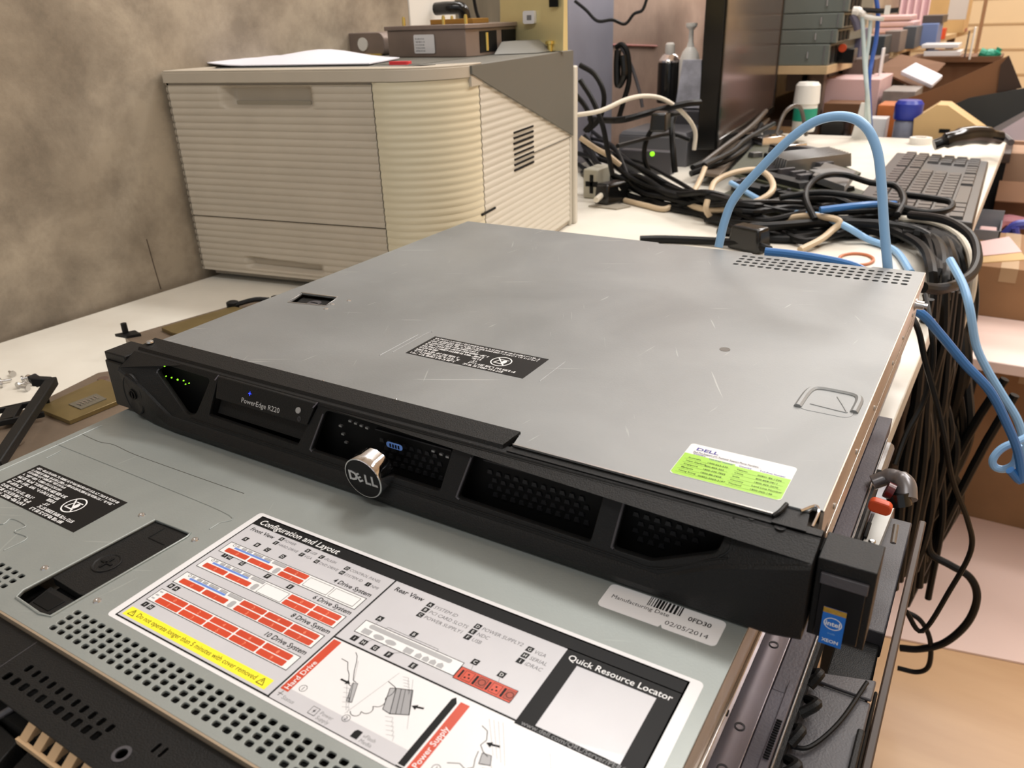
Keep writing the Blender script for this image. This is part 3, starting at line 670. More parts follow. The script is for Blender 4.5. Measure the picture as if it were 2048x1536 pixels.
def rbox(x0, y0, x1, y1, m, t=.28, up=0.):
    b.rect(x0, y0, x1, y1, z3+up, INK); b.rect(x0+t, y0+t, x1-t, y1-t, z4+up, m)
def drive(x, y, n_, w_=16.3, h_=3.2):
    b.prism(rrect(x, y, x+w_-.6, y+h_, .5, 2), z3, z3+.02, RED); b.text(str(n_), x+w_/2, y+.6, 2.6, z4+.01, mat('label_peach', (236, 150, 120), .4), 'CENTER')
def sysbox(yt, name, rows):
    yb = yt-8.7; b.rect(170.4, yb, 260.6, yt, z2, INK); b.rect(170.8, yb+.35, 260.2, yt-.35, z2+.015, WHITE)
    b.text(name, 260.9, yt+1.4, 3.7, z2, INK, 'RIGHT', bold=.02, shear=.12)
    if rows != 10:
        b.rect(176, yt-3.6, 201, yt-2.4, z3, BLU); b.rect(176, yt-2.2, 178, yt-.7, z3, LGREY)
        for x0, x1 in ((180, 183), (184, 187), (188.5, 194.5), (196, 200.5)): rbox(x0, yt-2.2, x1, yt-.8, LGREY, .15)
        rbox(202, yt-2.6, 210.5, yt-.7, LGREY, .15); b.ring(174.4, yt-1.5, .9, .9, .25, z3, INK, 14)
        drive(173.2, yt-7.4, 0, 16); drive(189.8, yt-7.6, 1, 16); b.prism(rrect(207, yt-8, 210, yt-3.6, 1.2), z3, z3+.02, LGREY)
    else:
        for k_ in range(3): b.rect(171.6, yt-2.3-k_*2.3, 173.6, yt-1.4-k_*2.3, z3, LGREY)
        for k_ in range(5): drive(175.2+k_*16.6, yt-4.2, 2*k_); drive(175.2+k_*16.6, yt-7.9, 2*k_+1)
    if rows == 4:
        drive(211, yt-4.0, 2, 15.4); drive(211, yt-7.9, 3, 15.4)
        for x0 in (227, 243.2): rbox(x0, yt-7.6, x0+15.2, yt-1.4, WHITE, .25)
    if rows == 6:
        rbox(211.4, yt-8, 227, yt-1.2, WHITE, .25)
        for k_ in range(2): drive(228+k_*15.8, yt-4.2, 2*k_, 15.6); drive(228+k_*15.8, yt-8, 2*k_+1, 15.6)
    if rows == 8:
        for k_ in range(3): drive(211.5+k_*16, yt-4.2, 2+2*k_, 15.8); drive(211.5+k_*16, yt-8, 3+2*k_, 15.8)
sysbox(-78, '4 Drive System', 4); sysbox(-91.6, '6 Drive System', 6); sysbox(-105.3, '8 Drive System', 8); sysbox(-119.5, '10 Drive System', 10)
b.rect(169.3, -139.8, 260.3, -134.4, z2, YEL)
b.text('Do not operate longer than 5 minutes with cover removed', 214.8, -138.1, 3.6, z3, INK, 'CENTER', fit=76)
for x in (173.4, 256.2):
    b.line([(x-1.9, -138.6), (x+1.9, -138.6), (x, -135.3), (x-1.9, -138.6)], .35, z3, INK); b.rect(x-.2, -137.6, x+.2, -136.2, z3, INK)
# rear view drawing
b.rect(269.5, -97.2, 322, -89, z2, INK); b.rect(269.85, -96.85, 321.7, -89.35, z2+.015, WHITE)
b.prism(rrect(273.5, -92.4, 317, -90, 1.1), z3, z3+.02, LGREY); b.line([(281, -90.2), (281, -88), (308, -88), (308, -90)], .22, z3, INKG)
b.prism(rrect(272.4, -96.2, 277, -93.2, .3), z3, z3+.02, LGREY)
for x in (281.5, 288): b.disc(x, -94.8, 2.8, z3, LGREY, ry=1.4)
b.prism(rrect(295.4, -96.4, 299.6, -93.4, .3), z3, z3+.02, LGREY)
for x in (303, 306.7, 310.3, 314): b.flat([(x-1.5, -96.4), (x+1.5, -96.4), (x+1.5, -94.6), (x, -93.4), (x-1.5, -94.6)], z3, LGREY)
rbox(322, -98, 348.8, -91, RED)
for k_ in range(2):
    x = 323.5+k_*13
    b.rect(x, -96.8, x+.9, -92.4, z4+.01, INK); rbox(x+1.6, -97, x+6, -92, RED, .2, .05); 
    for q in ((2.9, -95.6), (4.6, -95.2), (3.7, -93.6)): b.disc(x+q[0], q[1], .45, z4+.08, INK)
    b.rect(x+6.8, -97, x+7.9, -92.2, z4+.01, INK); rbox(x+8.4, -97, x+12.4, -92, mat('label_red_dark', (160, 62, 38), .4), .2, .05); b.ring(x+10.4, -94.5, 1.6, 1.6, .3, z4+.08, INK, 16)
for x, y, c in ((274.4, -85.5, 'A'), (293.6, -86, 'B'), (325.5, -86.5, 'C'), (338.5, -87, 'D'), (272.6, -100.2, 'I'), (277.8, -100.3, 'H'), (284.2, -100.4, 'G'), (291.6, -100.6, 'F'), (304.4, -100.6, 'E')): key(x, y, c, 3.1)
for (xa, ya, xb, yb_) in ((275, -87, 275, -91), (294, -87.6, 294, -90.4), (325.6, -88, 326.5, -91), (338.6, -88.6, 339.5, -91), (274, -98.6, 274.6, -96), (279, -98.8, 281, -96), (285.4, -98.8, 287.6, -96.2), (292.6, -99, 297, -96.4)): b.line([(xa, ya), (xb, yb_)], .2, z3, INKG)
# procedure strip
b.rect(264.9, -141.4, 328, -134.2, z2+.005, LABELG)
b.prism([(265.4, -136), (269.6, -136), (269.6, -105), (265.4, -105)], z3, z3+.02, RED); b.text('Hard Drive', 268.9, -135.2, 3.6, z4, PAPERW, rot=R(90), bold=.01)
b.prism([(328.2, -140.5), (331.2, -140.5), (331.2, -108), (329.4, -105.6), (328.2, -107)], z3, z3+.02, INK)
b.prism([(332.2, -141), (336.4, -141), (336.4, -106.6), (332.2, -106.6)], z3, z3+.02, RED); b.text('Power Supply', 335.6, -139, 3.6, z4, PAPERW, rot=R(90), bold=.01)
for x, y, c in ((273.6, -131.6, '1'), (298.6, -134.4, '2'), (341.4, -135.4, '1')): b.ring(x, y, 1.7, 1.7, .22, z3, INK, 18); b.text(c, x, y-.95, 2.7, z3, INK, 'CENTER')
b.text('Status', 269.4, -139.6, 2.6, z3, INKG, shear=.1); b.line([(266.4, -137.9), (268.9, -137.9)], .25, z3, INK); b.line([(267.2, -139.2), (267.8, -136.4)], .3, z3, INK)
rbox(283.6, -139.8, 287.2, -136, LABELG, .22); b.flat([(285.2, -139), (286.2, -137.6), (285.7, -137.6), (286, -136.6), (284.8, -138), (285.4, -138)], z4+.01, INK)
b.text('Power', 288.2, -138, 2.4, z3, INKG, shear=.1); b.text('Supply', 288.2, -140.3, 2.4, z3, INKG, shear=.1)
b.flat([(305.4, -140), (308.6, -140), (308.6, -136.2), (306.2, -136.2), (305.4, -137.2)], z3, INK); b.text('vFlash', 309.6, -138, 2.4, z3, INKG, shear=.1); b.text('Media', 309.6, -140.3, 2.4, z3, INKG, shear=.1)
b.line([(302, -106.5), (296.6, -133)], .22, z3, LGREY)
# hands and drive carriers drawn in outline
def arc(cx, cy, rx, ry, a0, a1, n_=10): return [(cx+rx*math.cos(R(a0+(a1-a0)*i/n_)), cy+ry*math.sin(R(a0+(a1-a0)*i/n_))) for i in range(n_+1)]
GL = INK
b.line([(276, -112), (279.6, -112.2), (282.4, -115.4), (284.6, -117), (287.8, -121), (289.4, -121.4)], .3, z3, GL)
b.line([(278.8, -106.4), (280.6, -107.6), (282.6, -110.2), (285.2, -114.6), (288.2, -118.6), (290.2, -119)], .3, z3, GL)
b.line([(283, -109.6), (294.4, -128)], .22, z3, LGREY); b.line([(287.5, -121.5), (296, -131.5)], .22, z3, LGREY)
b.flat([(289, -120), (291, -119), (295.4, -127.6), (293, -128)], z3, LGREY); b.line([(289, -120), (291, -119), (295.4, -127.6), (293, -128), (289, -120)], .22, z4, INK)
for i in range(5): b.line([(287.4+i*1.5, -123.4-i*1.9), (290-.2+i*1.6, -122.6-i*1.8), (291.6+i*1.4, -125-i*1.8)], .2, z3, LGREY)
b.line([(283.4, -120.6), (286.6, -120.6)], .9, z3, INK); b.flat([(286.4, -119.4), (288.4, -120.6), (286.4, -121.8)], z3, INK)
DR = [(306, -113.4), (312.4, -111), (318.6, -121.4), (311.8, -124.6)]
b.flat(DR, z3, mat('drive_grey', (150, 150, 152), .4)); b.line(DR+[DR[0]], .3, z4, INK); b.line([(308, -112.8), (313.8, -123.6)], .25, z4, INK); b.line([(309.6, -112.2), (315.4, -122.6)], .2, z4, INK)
b.flat([(306, -113.4), (303.8, -114.6), (308, -124.2), (311.8, -124.6)], z3, LGREY); b.line([(306, -113.4), (303.8, -114.6), (308, -124.2), (311.8, -124.6)], .3, z4, INK)
b.line([(301, -112.2), (304.4, -113)]+arc(304.6, -116, 1.8, 3, 80, -60, 6)+arc(304.4, -122, 2.4, 2.6, 60, -80, 7)+arc(302.6, -127, 2.4, 2.3, 60, -110, 7)+arc(299.8, -130.4, 2.2, 1.8, 40, -160, 7), .3, z3, GL)
b.line([(321.6, -116.2), (318.6, -117)], .9, z3, INK); b.flat([(318.8, -115.8), (316.6, -117.4), (319, -118.4)], z3, INK)
for i in range(5): b.line([(304.4+i*1.1, -107.4-i*1.2), (307+i*1.1, -106.8-i*1.2), (308+i, -108.8-i*1.2)], .2, z3, LGREY); b.line([(311+i*1.4, -126.4-i*1.6), (314+i*1.4, -125.4-i*1.6), (315+i*1.4, -127.6-i*1.6)], .2, z3, LGREY)
b.line([(309, -106.6), (322, -127)], .2, z3, LGREY)
b.line([(345.4, -112), (348.4, -113), (350.4, -116.6), (349.6, -119.4), (352, -121.4), (354.6, -122.4)], .3, z3, GL)
b.line([(343.4, -131.6), (347.4, -129.6), (350.4, -130.6), (352.6, -128.6), (351.2, -125.4), (350.4, -122)], .3, z3, GL)
b.flat([(352, -122), (355.6, -121.4), (357.4, -125), (353.4, -126.4)], z3, LGREY); b.line([(352, -122), (355.6, -121.4), (357.4, -125), (353.4, -126.4), (352, -122)], .25, z4, INK)
b.line([(356.2, -116.6), (352.8, -117.4)], .9, z3, INK); b.flat([(353, -116.2), (350.8, -117.6), (353.2, -118.8)], z3, INK)
for i in range(4): b.line([(346+i*1.8, -108+i*.4), (356+i*2, -121-i*.6)], .2, z3, LGREY)
for i in range(5): b.line([(354+i*1.2, -126-i*1.2), (358+i*1.2, -125-i*1.2), (359+i, -128-i*1.3)], .22, z3, LGREY)
b.line([(370, -109), (364, -134)], .2, z3, LGREY); b.line([(373, -110), (388, -134)], .25, z3, INKG); b.line([(376, -110), (391, -134)], .2, z3, LGREY)
b.build('configuration_label', ls, smooth=0)
# front section: perforated black drive cage top, tan finger strip, black handle
b = MB()
cut = []
for i in range(11): cut.append(rrect(160+i*5.9, -180.6+(-.2)*i, 162.6+i*5.9, -177-.2*i, .8, 2)); cut.append(rrect(156+i*6.1, -187.6, 159.4+i*6.1, -183.8, .8, 2))
cut.append(arc(235, -186, 2.2, 2.2, 0, 330, 12))
for x in (243, 247): cut.append(rrect(x, -180, x+1.5, -175.6, .5, 2))
b.shape([[(-19, -167.2), (416, -167.2), (416, -197), (-19, -192)][::-1]]+cut, 1.2, BLACK, T=Matrix.Translation((0, 0, LZ-4)), bev=.2)
b.box((-18, -196, -87), (415, -168, LZ-9), DARK)
b.line([(149, -168), (150, -192)], .4, LZ-2.75, GREYP)
for x in (205, 212, 219, 226): b.box((x, -178.6, LZ-6), (x+3, -175, LZ-3.6), ALU)
b.ring(235, -186, 3.6, 3.6, 1.3, LZ-2.6, GREYP, 26)
b.build('drive_cage', ls)
b = MB(); TAN = mat('contact_strip_tan', (206, 176, 140), .35, .4)
comb = [(188, -198)]
for i in range(8): x = 188+i*9; comb += [(x, -192.5), (x+4.6, -192.5-.1*i), (x+4.6, -196.5), (x+9, -196.5)]
comb += [(262, -201), (188, -200)]
b.box((186, -192.6, LZ-7), (262, -191.4, LZ-4), TAN)
for i in range(8): x = 187+i*9.2; b.hexa([(x, -199, LZ-9.6), (x+4.8, -199, LZ-9.6), (x+4.8, -193, LZ-9), (x, -193, LZ-9)], [(x, -199, LZ-8.8), (x+4.8, -199, LZ-8.8), (x+4.8, -192.5, LZ-4), (x, -192.5, LZ-4)], TAN)
b.box((186, -200, LZ-11.5), (262, -198.4, LZ-8.8), TAN)
b.build('contact_strip', ls)
b = MB(); b.hexa([(140, -222, -86), (186, -222, -86), (186, -197, -86), (140, -196, -86)], [(146, -215, -68), (184, -219, -66), (182, -198, -60), (150, -196, -60)], BLACK)
b.prism([(128, -196), (146, -196), (150, -214), (140, -222), (128, -214)], -84, -62, GREYP)
b.tube([(150, -196, -54), (158, -204, -54), (166, -200, -56), (172, -192, -53)], 1.6, GREYP, n=8); b.cyl((150.5, -193, -50.5), 1.2, 3, ZINC, n=12)
b.hexa([(186, -216, -88), (262, -220, -88), (262, -200, -88), (186, -198, -88)], [(190, -210, -64), (262, -212, -64), (262, -200, -62), (188, -198, -62)], BLACK)
b.build('drive_handle', ls, bev=1.2)

# ================================================================ bottom server with slide rail
ts = thing('rack_server', 'dark rack server at the bottom of the stack with a silver slide rail', 'server', (198, 200, DESK))
b = MB(); b.box((-16, -160, DESK), (410, 540, -89.4), GREYP); b.build('chassis', ts, bev=1)
b = MB(); b.box((412.5, -150, -104), (424.5, 460, -98), mat('rail_silver', (176, 174, 186), .25, .85))
for y in (-43, -18, 40, 75, 120): b.lathe([(2.3, 0), (1.8, -.3), (1.8, -2), (.01, -2)], DARK, c=(418.4, y, -97.6), n=14, cap=False); b.ring(418.4, y, 2.4, 2.4, .7, -97.7, GREYP, 18)
b.box((410, -150, -128), (412.8, 460, -98), GREYP)
b.build('slide_rail', ts, bev=.3)
b = MB(); b.box((424.8, -150, -112), (434.6, 12, -99), GREYP2); b.box((424.8, 12.6, -112), (434.6, 330, -99.6), GREYP2)
b.box((431, -44, -99), (434.8, 20, -97.4), GREYP2)
for i in range(16): b.box((431.6, -30+i*1.5, -97.4), (434.2, -29.3+i*1.5, -96.4), DARK)
b.box((435, -150, -106), (436, 300, -102), ALU); b.build('rail_cover', ts, bev=.4)
b = MB()
for i, y in enumerate(range(-120, 60, 20)): b.tube([(438, y, -116), (441+(i % 2)*3, y+6, -112), (439, y+13, -118)], 2.6, BLACK, n=8)
b.box((425, -150, -130), (437, 300, -113), BLACK)
b.build('cable_clip', ts)

# ================================================================ equipment at the desk end (right)
pc = thing('equipment_case', 'dark grey plastic equipment case standing against the end of the desk', 'case', (452, 0, FLOOR))
b = MB(); b.box((436, -230, -420), (466, 52, -124), GREYP); b.hexa([(437, 52, -124), (466, 52, -124), (466, 69, -128), (437, 60, -128)], [(437, 52, -122), (466, 52, -122), (466, 69, -124), (437, 60, -124)], GREYP)
b.box((436, -230, FLOOR), (466, 60, -420), BLACK); b.box((466, -230, -400), (467.8, 66, -128), DARK); b.box((463, -60, -124), (466.4, 30, -120.6), BLACK); b.build('case_body', pc, bev=1.4)
b = MB(); b.tube([(438, 4, -121.5), (446, 8, -121), (455, 30, -121), (462, 62, -121)], 1.1, CB, n=8); b.build('case_wire', pc)
cb = tag(MB().box((468, -260, FLOOR), (472.5, 250, -134), WOODD).build('wooden_board', bev=1), 'dark brown wooden board standing upright beside the grey equipment case', 'board')
kk = thing('dock_unit', 'grey metal dock with an orange tab lying behind the rack ear at the desk end', 'dock', (450, 215, -142))
b = MB(); b.box((437, 128, -160), (464, 255, -141), GREYP); b.box((440, 60, -180), (463, 128, -150), BLACK); b.build('dock_body', kk, bev=1)
b = MB(); b.prism([(438.5, 200), (448.5, 200), (451, 255), (441, 255)], -140.8, -132, mat('connector_grey', (176, 176, 172), .35, .4)); b.box((437.6, 206, -140.8), (440.5, 226, -130.5), DARK); b.cyl((444, 204, -132.4), 2.4, 2, ZINC, n=12); b.build('connector', kk, bev=.8)
b = MB(); p = at(1762, 1008, y=196); T_ = Matrix.Translation(p) @ Matrix.Rotation(R(90), 4, 'X') @ Matrix.Rotation(R(-6), 4, 'Z')
b.shape([rrect(-7, -4.4, 7, 4.4, 3.6, 6)], 6, ORANGE, T=T_, bev=1.2); b.build('orange_tab', kk)
b = MB(); b.tube([at(1745, 965, y=222), at(1780, 955, y=226), at(1808, 968, y=222), at(1812, 1000, y=214)], [5, 6, 7, 7], mat('cam_arm', (120, 118, 120), .3, .5), n=12)
b.tube([at(1796, 985, y=214), at(1800, 1010, y=212)], 7.5, BLACKG, n=14); b.tube([at(1772, 978, y=212), at(1786, 985, y=212)], 5.5, mat('dark_red', (84, 20, 26), .3), n=12); b.build('lever', kk)
for q0, q1, rr, mm, nm in (((1792, 1050, 160), (1786, 1086, 150), 1.6, ALU, 'pin'), ((1776, 895, 300), (1756, 950, 250), 4.5, ALU, 'rod'), ((1745, 900, 300), (1738, 930, 270), 8, BLACKG, 'roller'), ((1728, 945, 260), (1712, 1010, 230), 3.5, ALU, 'rod')):
    b = MB(); b.tube([at(q0[0], q0[1], y=q0[2]), at(q1[0], q1[1], y=q1[2])], rr, mm, n=10); b.build(nm, kk)
b = MB(); b.box((436, 150, -150), (446, 330, -146), mat('shelf_glass', (120, 116, 128), .25)); b.build('dock_rail', kk)

# ================================================================ plates lying left of the stack
PZ = -110.0
def plate(name, label, poly, gold, chip):
    t = thing(name, label, 'metal plate', (poly[0][0], poly[0][1], DESK))
    b = MB(); b.prism(poly, DESK+8, PZ, BROWNP); b.build('base_plate', t, bev=1)
    b = MB(); cx = sum(p[0] for p in poly)/len(poly); cy = sum(p[1] for p in poly)/len(poly)
    b.prism([(cx+(x-cx)*.93, cy+(y-cy)*.93) for x, y in poly], DESK, DESK+8, DARK); b.build('foam_pad', t)
    b = MB(); b.prism(gold, PZ+.2, PZ+4.2, GOLD); g = b.build('gold_plate', t, bev=.4)
    if chip:
        b = MB(); b.prism(chip, PZ+4.2, PZ+5, mat('chip_grey', (112, 106, 92), .4, .3)); (ax_, ay_), (bx_, by_), (cx_, cy_), (dx_, dy_) = chip
        A_, B_, C_, D_ = [Vector((p[0], p[1], PZ+5.4)) for p in chip]
        for i in range(6):
            s_ = .16+i*.13; b.tube([A_.lerp(B_, .3).lerp(D_.lerp(C_, .3), s_), A_.lerp(B_, .5).lerp(D_.lerp(C_, .5), s_+.04), A_.lerp(B_, .72).lerp(D_.lerp(C_, .72), s_)], .7, CHROME, n=6, smooth=False)
        b.build('chip', g)
    return t
np_ = plate('heat_plate', 'brown metal plate with a square gold pad and chip left of the bezel end', [(-228, -70), (-232, 5), (-239, 43), (-251, 106), (-244, 115), (-60, 112), (-34, 90), (-34, -70)],
            [(-218, 27), (-167, 25.6), (-165, 75), (-176, 92), (-224, 93)], [tuple(at(u, v, z=PZ+5)[:2]) for u, v in ((137, 808), (162, 818), (213, 797), (192, 787))])
b = MB(); b.lathe([(7, 0), (7, 1.2), (5.4, 1.2), (5.2, -3), (.01, -3)], BROWNP, c=(-176, -17, PZ), n=24); b.lathe([(3.4, -2), (3.8, 3), (2.2, 4.2), (.01, 4.2)], CHROME, c=(-176, -17, PZ), n=18); b.tube([(-182, -26, PZ+1), (-176, -29, PZ+2), (-168, -24, PZ+1)], .9, CHROME, n=8); b.build('spring_screw', np_)
b = MB(); b.lathe([(5, 0), (4.6, .8), (.01, .8)], mat('brown_boss', (96, 74, 62), .5), c=(-232, 99, PZ), n=18); b.build('rubber_stop', np_)
fp_ = plate('heat_plate', 'brown metal plate with a gold pad lying along the left side of the top server', [(-317, 181), (-303, 250), (-286, 330), (-270, 336), (-150, 336), (-150, 160), (-250, 158)],
            [(-293, 211), (-268, 206), (-210, 206), (-210, 300), (-276, 297), (-284, 262)], None)
b = MB(); b.cyl((-318, 184, PZ), 3.2, 14, BLACK, n=14); b.prism([(-326, 176), (-308, 178), (-300, 190), (-316, 194)], PZ, PZ+3, BLACK); b.build('corner_post', fp_)
b = MB(); b.lathe([(7, 0), (7, 8), (5, 9), (.01, 9)], BLACK, c=(-280, 300, PZ), n=20); b.tube([(-276, 300, PZ+5), (-262, 318, PZ+8), (-250, 330, PZ+6)], 3, BLACK, n=8); b.lathe([(5, 0), (5, 9), (.01, 10)], BLACK, c=(-246, 336, PZ), n=16); b.build('edge_knob', fp_)
# black plastic bracket
br = thing('plastic_bracket', 'black plastic carrier handle with a ladder frame lying over the brown plate', 'bracket', (-200, 10, PZ))
A0, A1 = Vector((-118, -58, -97)), Vector((-221, 48, -93)); d = (A1-A0).normalized(); nn = Vector((-d.y, d.x, 0))
def bar(mb, p, q, wd, h, m):
    d_ = (q-p).normalized(); n_ = Vector((-d_.y, d_.x, 0))*wd/2; u_ = Vector((0, 0, h))
    mb.hexa([p-n_, q-n_, q+n_, p+n_], [p-n_+u_, q-n_+u_, q+n_+u_, p+n_+u_], m)
b = MB(); bar(b, A0, A1, 9, 8, BLACK); bar(b, A1-d*2, A1+nn*16+Vector((0, 0, 2)), 7, 8, BLACK); bar(b, A1+nn*10, A1+nn*20+Vector((-3, 6, 4)), 9, 6, BLACK); b.build('handle', br, bev=1)
b = MB(); C0 = Vector((-268, -50, -106)); C1 = A1-d*8+nn*4; C1.z = -106
C0b, C1b = C0+Vector((16, -22, 0)), A1-d*38; C1b.z = -106
bar(b, C0, C1, 4, 5, BLACK); bar(b, C0b, C1b+Vector((0, 0, 0)), 4, 5, BLACK)
for s_ in (.28, .52, .74): bar(b, C0.lerp(C1, s_), C0b.lerp(C1b, s_), 12 if s_ > .7 else 5, 5, BLACK)
p_ = C0.lerp(C1, .45).lerp(C0b.lerp(C1b, .45), .5); b.box((p_.x-7, p_.y-6, -106), (p_.x+7, p_.y+6, -102), DARK); b.build('ladder_frame', br, bev=.6)
rnd = random.Random(12)
sc0 = at(38, 768, z=DESK+2)
spots = [(-14, 4, 0), (-6, -4, 0), (-2, 5, 0), (3, -2, 0), (7, 4, 0), (11, -1, 0), (2, 1, 4), (-11, -3, 0)]
for k_, (dx, dy, dz) in enumerate(spots):
    b = MB(Matrix.Translation((sc0.x+dx*2.0, sc0.y+dy*2.4, DESK+3.4+dz)) @ Matrix.Rotation(rnd.uniform(0, 6.28), 4, 'Z') @ Matrix.Rotation(R(90+rnd.uniform(-15, 5)), 4, 'Y'))
    b.lathe([(3.4, 0), (3.4, 1.4), (1.3, 2), (1.3, 10), (.01, 11)], ZINC, n=14)
    tag(b.build('screw'), 'small silver screw in the little heap on the white desk by the wall', 'screw', 'screws heaped on the desk')

# ================================================================ printer
pr = thing('laser_printer', 'beige ribbed laser printer with grey upper side standing against the concrete wall', 'printer', (-482, 415, DESK), R(8.87))
TP = Matrix.Translation((-482, 415, DESK)) @ Matrix.Rotation(R(8.87), 4, 'Z')
PITCH = 8.9
def rip(z): return 1.5*abs(math.sin(math.pi*z/PITCH))**.7
def sweep(mb, path, z0, z1, m, depth=None, step=1.48):
    """vertical ribbed wall along a plan path of (x, y, nx, ny)"""
    nz = max(2, int((z1-z0)/step)); vs = []
    for (x, y, nx, ny) in path:
        for j in range(nz+1):
            z = z0+(z1-z0)*j/nz; o_ = rip(z)-(depth(x, z) if depth else 0); vs.append((x+nx*o_, y+ny*o_, z))
    k_ = nz+1
    mb.add(vs, [(i*k_+j, (i+1)*k_+j, (i+1)*k_+j+1, i*k_+j+1) for i in range(len(path)-1) for j in range(nz)], m)
    # rims so that the panel has thickness
    for j in (0, nz):
        rim = [vs[i*k_+j] for i in range(len(path))]; inn = [(x-nx*6, y-ny*6, rim[i][2]) for i, (x, y, nx, ny) in enumerate(path)]
        n_ = len(rim); mb.add(rim+inn, [(i, i+1, n_+i+1, n_+i) if j else (i+1, i, n_+i, n_+i+1) for i in range(n_-1)], m)
corner = [(410-80+80*math.cos(R(a)), 78+82*math.sin(R(a)), math.cos(R(a)), math.sin(R(a))) for a in range(-90, 1, 6)]
b = MB(TP)
left = [(62, 436, -1, 0), (20, 250, -.97, .2), (2, 150, -1, 0), (0, 12, -1, 0), (1.5, 4, -.8, -.6), (6, 1.2, -.2, -1)]
sweep(b, left[:3]+left[2:], 14, 263, PRN)
b.prism([(3, 24), (8, 20), (316, 20), (330, 20), (372, 24), (400, 48), (407, 80), (407, 432), (66, 432), (8, 160)], 3, 262, PRN)
b.prism([(20, 30), (380, 30), (392, 90), (392, 420), (80, 420), (26, 160)], 0, 8, DARK)
b.box((2, 2.6, 15), (9, 19, 262), DARK); b.box((312, 2.6, 15), (318, 19, 262), DARK); b.box((6, 2.6, 88), (316, 19, 95), DARK); b.box((6, 2.6, 257.5), (316, 19, 262), PRN); b.box((6, 14, 15), (316, 19, 88), DARK)
b.build('printer_body', pr)
def hd(x, z):   # grip hollow of the front door
    ax_ = min((x-88)/18, (233-x)/18); az = min((z-231)/5, (259-z)/3)
    q = max(0, min(1, ax_, 1))*max(0, min(1, az)); return 15*q*q*(3-2*q)+(rip(z)*q)
b = MB(TP); sweep(b, [(7.5+i*2.885, .2, 0, -1) for i in range(107)], 92.2, 259.5, PRN, hd); b.build('front_door', pr)
b = MB(TP); b.box((104, 12.8, 231.5), (217, 13.6, 240), mat('printer_shadow', (150, 140, 122), .5)); b.build('hollow_shade', pr)  # thin strip in the grip hollow, shade painted as darker beige
def td(x, z):
    ax_ = min((x-84)/10, (212-x)/10); az = min((z-22)/4, (40+(-0.03)*(x-84)-z)/3)
    q = max(0, min(1, ax_))*max(0, min(1, az)); return 9*q
b = MB(TP); sweep(b, [(7.5+i*2.885, .2+.0*i, 0, -1) for i in range(107)], 15, 90.6, PRN, td); b.build('paper_tray', pr)
b = MB(TP); sweep(b, [(315.2, -1.0, 0, -1), (323, -2.6, 0, -1)]+corner+[(410, 84, 1, 0)], 12, 262, mat('printer_column', (213, 203, 176), .42, coat=.15)); b.build('corner_column', pr)
b = MB(TP)
lip = [(-2, 140), (-2, 8), (2, -1), (8, -3), (318, -5), (330, -5)]+[(410-80+83.5*math.cos(R(a)), 78+84.5*math.sin(R(a))) for a in range(-84, 1, 7)]+[(413.5, 92), (405, 92), (330, 30), (40, 30)]
b.prism(lip, 262.5, 275, PRN); b.prism([(p[0]*.995+1, p[1]*.98+1) for p in lip], 275, 277, PRN)
b.prism([(406, 60), (413, 60), (413, 92), (406, 92)], 252, 264, PRN)
b.build('top_lip', pr, bev=1.2)
b = MB(TP); sweep(b, [(410, 86+i*20, 1, 0) for i in range(18)], 10, 262, PRNS); b.build('side_cover', pr)
b = MB(TP); Ts = Matrix(((0, 0, 1, 411.6), (1, 0, 0, 0), (0, 1, 0, 0), (0, 0, 0, 1)))
b.shape([[(60, 266), (436, 147), (436, 275), (60, 275)]], 3, PRNT, T=Ts, bev=.4)
b.build('side_panel', pr)
b = MB(TP); b.prism([(10, 32), (330, 34), (384, 62), (412, 92), (412, 436), (66, 436), (6, 160)], 262, 275.5, PRNTOP)
b.prism([(60, 90), (330, 90), (330, 400), (96, 400)], 275.5, 276.3, PRNT); b.build('top_deck', pr, bev=1)
for i in range(8):
    b = MB(TP); z = 132+i*7.1; b.box((410.5, 188, z), (412.4, 262, z+2.6), DARK); b.build('vent_slot', pr)
b = MB(TP); b.box((411, 262, 145), (412.2, 430, 146.2), PRNT); b.build('side_seam', pr)
b = MB(TP); b.box((409, 74, 96), (412, 118, 98.5), DARK); b.build('side_slot', pr)
b = MB(TP); b.hexa([(404, 428, 0), (412.4, 428, 0), (412.4, 436, 0), (404, 436, 0)], [(404, 428, 146), (412.4, 428, 146), (412.4, 436, 146), (404, 436, 146)], PRNS)
b.box((400, 440, 0), (416, 456, 252), PRNS); b.build('rear_strip', pr, bev=3)
b = MB(TP); b.prism(rrect(286, 96-8, 314, 104-4, 3), 275.4, 279.5, REDB); b.build('red_button', pr, bev=.8)
ZT = 276.4
# ---- things on the printer
b = MB(TP)
rows = []
for j in range(9):
    t = j/8; y = 78+t*120; row = []
    for i in range(15):
        s_ = i/14; x = -70+s_*310+(1-t)*25
        z = ZT+1+26*max(0, (1-s_*3.1))**1.2*(.4+.6*t)+16*math.exp(-((s_-.62)/.26)**2)*(t**.7)+3*math.sin(s_*5+t)*t
        row.append((x, y, z))
    rows.append(row)
for dz, flip in ((0, False), (1.2, True)):
    vs = [(x, y, z+dz) for r_ in rows for x, y, z in r_]
    fs = [(j*15+i, j*15+i+1, (j+1)*15+i+1, (j+1)*15+i) for j in range(8) for i in range(14)]
    b.add(vs, fs if flip else [f[::-1] for f in fs], PAPER)
n_ = 135; edge = [i for i in range(15)]+[15*j+14 for j in range(1, 9)]+[120+i for i in range(13, -1, -1)]+[15*j for j in range(7, 0, -1)]
k0 = len(b.v)-270
for a_, c_ in zip(edge, edge[1:]+edge[:1]): b.f.append([k0+a_, k0+c_, k0+c_+n_, k0+a_+n_]); b.m.append(0)
tag(b.build('paper_sheet'), 'curled white paper sheets lying on the front of the printer top', 'paper')
